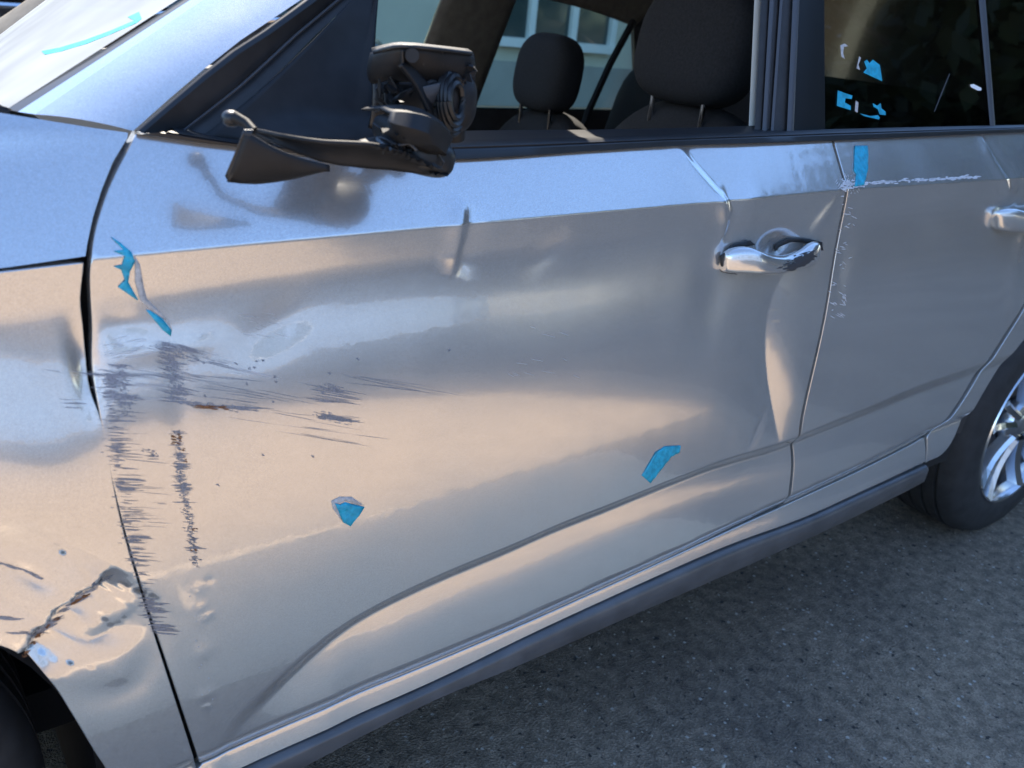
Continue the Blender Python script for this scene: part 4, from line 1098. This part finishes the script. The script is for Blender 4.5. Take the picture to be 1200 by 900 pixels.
# trees out of view, added to darken reflections in the rear glass and shoulder
M['leaf'] = mat('leaves', (.035, .055, .02), .6, noise=.5, ns=1.5)
M['bark'] = mat('bark', (.10, .08, .06), .9, noise=.3, ns=8)
def tree(x, y, h, r, label):
    t = empty('tree', (x, y, 0)); tag(t, label, 'tree', 'unseen trees added for reflections')
    tube('trunk', [(x, y, 0), (x+.1, y, h*.3), (x, y+.2, h*.75)], [.22, .17, .06], M['bark'], t)
    for k in range(4):
        a = k*1.7; tube('limb', [(x, y, h*.35+k*.5), (x+math.cos(a)*r*.4, y+math.sin(a)*r*.4, h*.55+k*.4), (x+math.cos(a)*r*.7, y+math.sin(a)*r*.7, h*.7+k*.3)], [.09, .06, .02], M['bark'], t, n=6)
    rs = np.random.RandomState(int(x*10+y)); V = []; F = []
    cl = [(np.clip(rs.normal(0, .5, 3), -1, .8)*np.array([r, r, h*.34]))+np.array([x, y, h*.52]) for _ in range(34)]
    for c in cl:
        rr = rs.uniform(.25, .5)*r
        for _ in range(240):
            d = rs.normal(0, 1, 3); d = d/np.linalg.norm(d)*rr*rs.uniform(.2, 1)**.5; p_ = c+d; u = rs.normal(0, 1, 3); u /= np.linalg.norm(u); v = np.cross(u, rs.normal(0, 1, 3)); v /= np.linalg.norm(v)
            b = len(V); q = .15; V += [p_-u*q, p_+v*q*.6, p_+u*q, p_-v*q*.6]; F.append((b, b+1, b+2, b+3))
    mesh('crown', V, F, M['leaf'], t, smooth=False)
for i, (x, y, h, r) in enumerate([(11, -3.6, 6.4, 2.4), (12, -6.8, 7.2, 2.9), (16, -9.5, 8.8, 3.2), (17, -5, 8.8, 3.2), (24, -12, 11.5, 4), (22, -1.5, 10, 3.6), (11, -10, 6.8, 2.7), (13.5, -4.6, 8, 2.8)]):
    tree(x, y, h, r, ['unseen low broad tree nearest the car across the yard', 'unseen leafy tree second along the yard edge', 'unseen tall tree in the middle of the yard edge', 'unseen round tree beside the tall building', 'unseen largest tree at the far end of the yard', 'unseen tree between the round tree and the largest tree', 'unseen bushy tree at the left end of the row', 'unseen tree behind the nearest low tree'][i])

from mathutils.bvhtree import BVHTree
def on_mesh(obj, px, py, lift=.001):
    bv = BVHTree.FromObject(obj, bpy.context.evaluated_depsgraph_get()) if 'bv' not in CACHE else CACHE['bv']; CACHE['bv'] = bv
    d = ray(px, py); off = Vector(obj.matrix_world.translation)
    h = bv.ray_cast(Vector(CAMP)-off, Vector(d)); return h[0]+off-Vector(d)*lift
CACHE = {}
bpy.context.view_layer.update()
ws = bpy.data.objects['windscreen']
for pts, lab in [([(49, 60), (70, 56), (100, 47), (130, 36), (158, 24), (150, 20), (163, 14), (166, 22), (160, 27), (132, 39), (102, 51), (72, 60), (53, 64)], 'long teal tape strip across the windscreen')]:
    V_ = [on_mesh(ws, *p) for p in pts]; n_ = len(V_)
    c0 = [(0, 1, 11, 12), (1, 2, 10, 11), (2, 3, 9, 10), (3, 4, 8, 9), (4, 5, 6, 7), (4, 7, 8)]
    o = mesh('tape', V_, c0, M['tapegreen'], None, smooth=False, solid=.0006); tag(o, lab, 'tape', 'blue tape scraps on the car')

# unseen blue-grey house, added behind the camera to tint the body reflections
yd = empty('unseen_house', (0, -17, 0)); tag(yd, 'long blue grey house behind the viewer, unseen and added for its reflection', 'house')
M['slate'] = mat('blue_grey_render', (.23, .33, .50), .9, noise=.1, ns=.6)
box('wall', (-2, -20, 2.6), (30, 6, 5.2), M['slate'], yd)
box('roof', (-2, -20, 5.35), (30.6, 6.8, .3), M['wallgrey'], yd)
for k in range(8):
    f = box('window', (-14+k*3.4, -16.98, 2.1), (1.2, .05, 1.3), wg, yd); box('frame', (-14+k*3.4, -16.96, 1.4), (1.4, .1, .08), M['frame'], f)

# grit and pebbles on the asphalt
V = []; F = []; rp_ = np.random.RandomState(11)
for _ in range(1500):
    x = rp_.uniform(.6, 3.6); y = rp_.uniform(-.44, .7); a = rp_.uniform(.0008, .0030)*(1 if rp_.rand() > .03 else 2.0); k = len(V); th = rp_.uniform(0, 6.28)
    for q in range(5): V.append((x+a*math.cos(th+q*1.257)*rp_.uniform(.7, 1.2), y+a*math.sin(th+q*1.257)*rp_.uniform(.7, 1.2), .0002))
    V.append((x, y, a*rp_.uniform(.5, 1.0))); F += [(k+q, k+(q+1) % 5, k+5) for q in range(5)]
tag(mesh('grit', V, F, mat('pale_grit', (.30, .27, .22), .9, noise=.6, ns=150), smooth=False), 'loose pale grit on the asphalt', kind='stuff')

# dark parked car behind, glimpsed past the far windscreen pillar
def parked(x0, y0):
    t = empty('parked_car', (x0+2, y0, 0)); tag(t, 'dark parked car glimpsed at the top left past the windscreen', 'car')
    prof = [(0, .35), (.05, .62), (.9, .82), (1.25, .92), (1.95, 1.38), (3.2, 1.42), (3.9, 1.05), (4.15, .9), (4.2, .4), (4.0, .25), (.2, .25)]
    V = []; n = len(prof)
    for (y, k) in ((0, .94), (.10, 1), (1.6, 1), (1.7, .94)):
        for (x, z) in prof: V.append((x0+2.1+(x-2.1)*k, y0+y+(.13 if z > 1 and y < .5 else 0)-(.13 if z > 1 and y > 1 else 0), .25+(z-.25)*(k if z > 1 else 1)))
    F = [tuple(range(n)), tuple(range(4*n-1, 3*n-1, -1))]
    for a in range(3):
        for i in range(n): F.append((a*n+i, a*n+(i+1) % n, (a+1)*n+(i+1) % n, (a+1)*n+i))
    mesh('body', V, F, M['darkpaint'], t, bevel=.03)
    mesh('window', [(x0+1.45, y0-.012, .95), (x0+2.02, y0+.10, 1.3), (x0+3.1, y0+.10, 1.33), (x0+3.6, y0-.012, 1.0)], [(0, 1, 2, 3)], wg, t, smooth=False, solid=.006)
    tube('chrome_strip', [(x0+1.4, y0-.02, .925), (x0+2.5, y0-.022, .95), (x0+3.65, y0-.02, .98)], .012, M['chrome'], t, n=6)
    tube('chrome_strip', [(x0+.1, y0-.01, .62), (x0+1.0, y0-.02, .80)], .012, M['chrome'], t, n=6)
    for wx in (.8, 3.35):
        tube('wheel', [(x0+wx, y0-.01, .31), (x0+wx, y0+.2, .31)], .31, M['tyre'], t, n=28); tube('rim', [(x0+wx, y0-.02, .31), (x0+wx, y0-.012, .31)], .19, M['alloy'], t, n=20)
parked(-1.6, 3.4)

# black scuffs on the rear end of the front handle
hb = BVHTree.FromObject(h1_, bpy.context.evaluated_depsgraph_get()); V = []; F = []; ho = Vector(h1_.matrix_world.translation)
def hh_(px, py):
    d = ray(px, py); h = hb.ray_cast(Vector(CAMP)-ho, Vector(d)); return None if h[0] is None else h[0]+ho-Vector(d)*.0006
rq = np.random.RandomState(5)
for _ in range(230):
    x = 941+rq.normal(0, 8); y = 305-(x-941)*.42+rq.normal(0, 3.2); l = rq.uniform(1.5, 7); q = [hh_(x-l, y+l*.35-.5), hh_(x, y-.9), hh_(x+l, y-l*.35), hh_(x, y+.9)]
    if None in q: continue
    k = len(V); V += q; F.append((k, k+1, k+2, k+3))
tag(mesh('scuff_marks', V, F, mat('black_scuff', (.03, .03, .032), .7), door, smooth=False), kind='stuff')
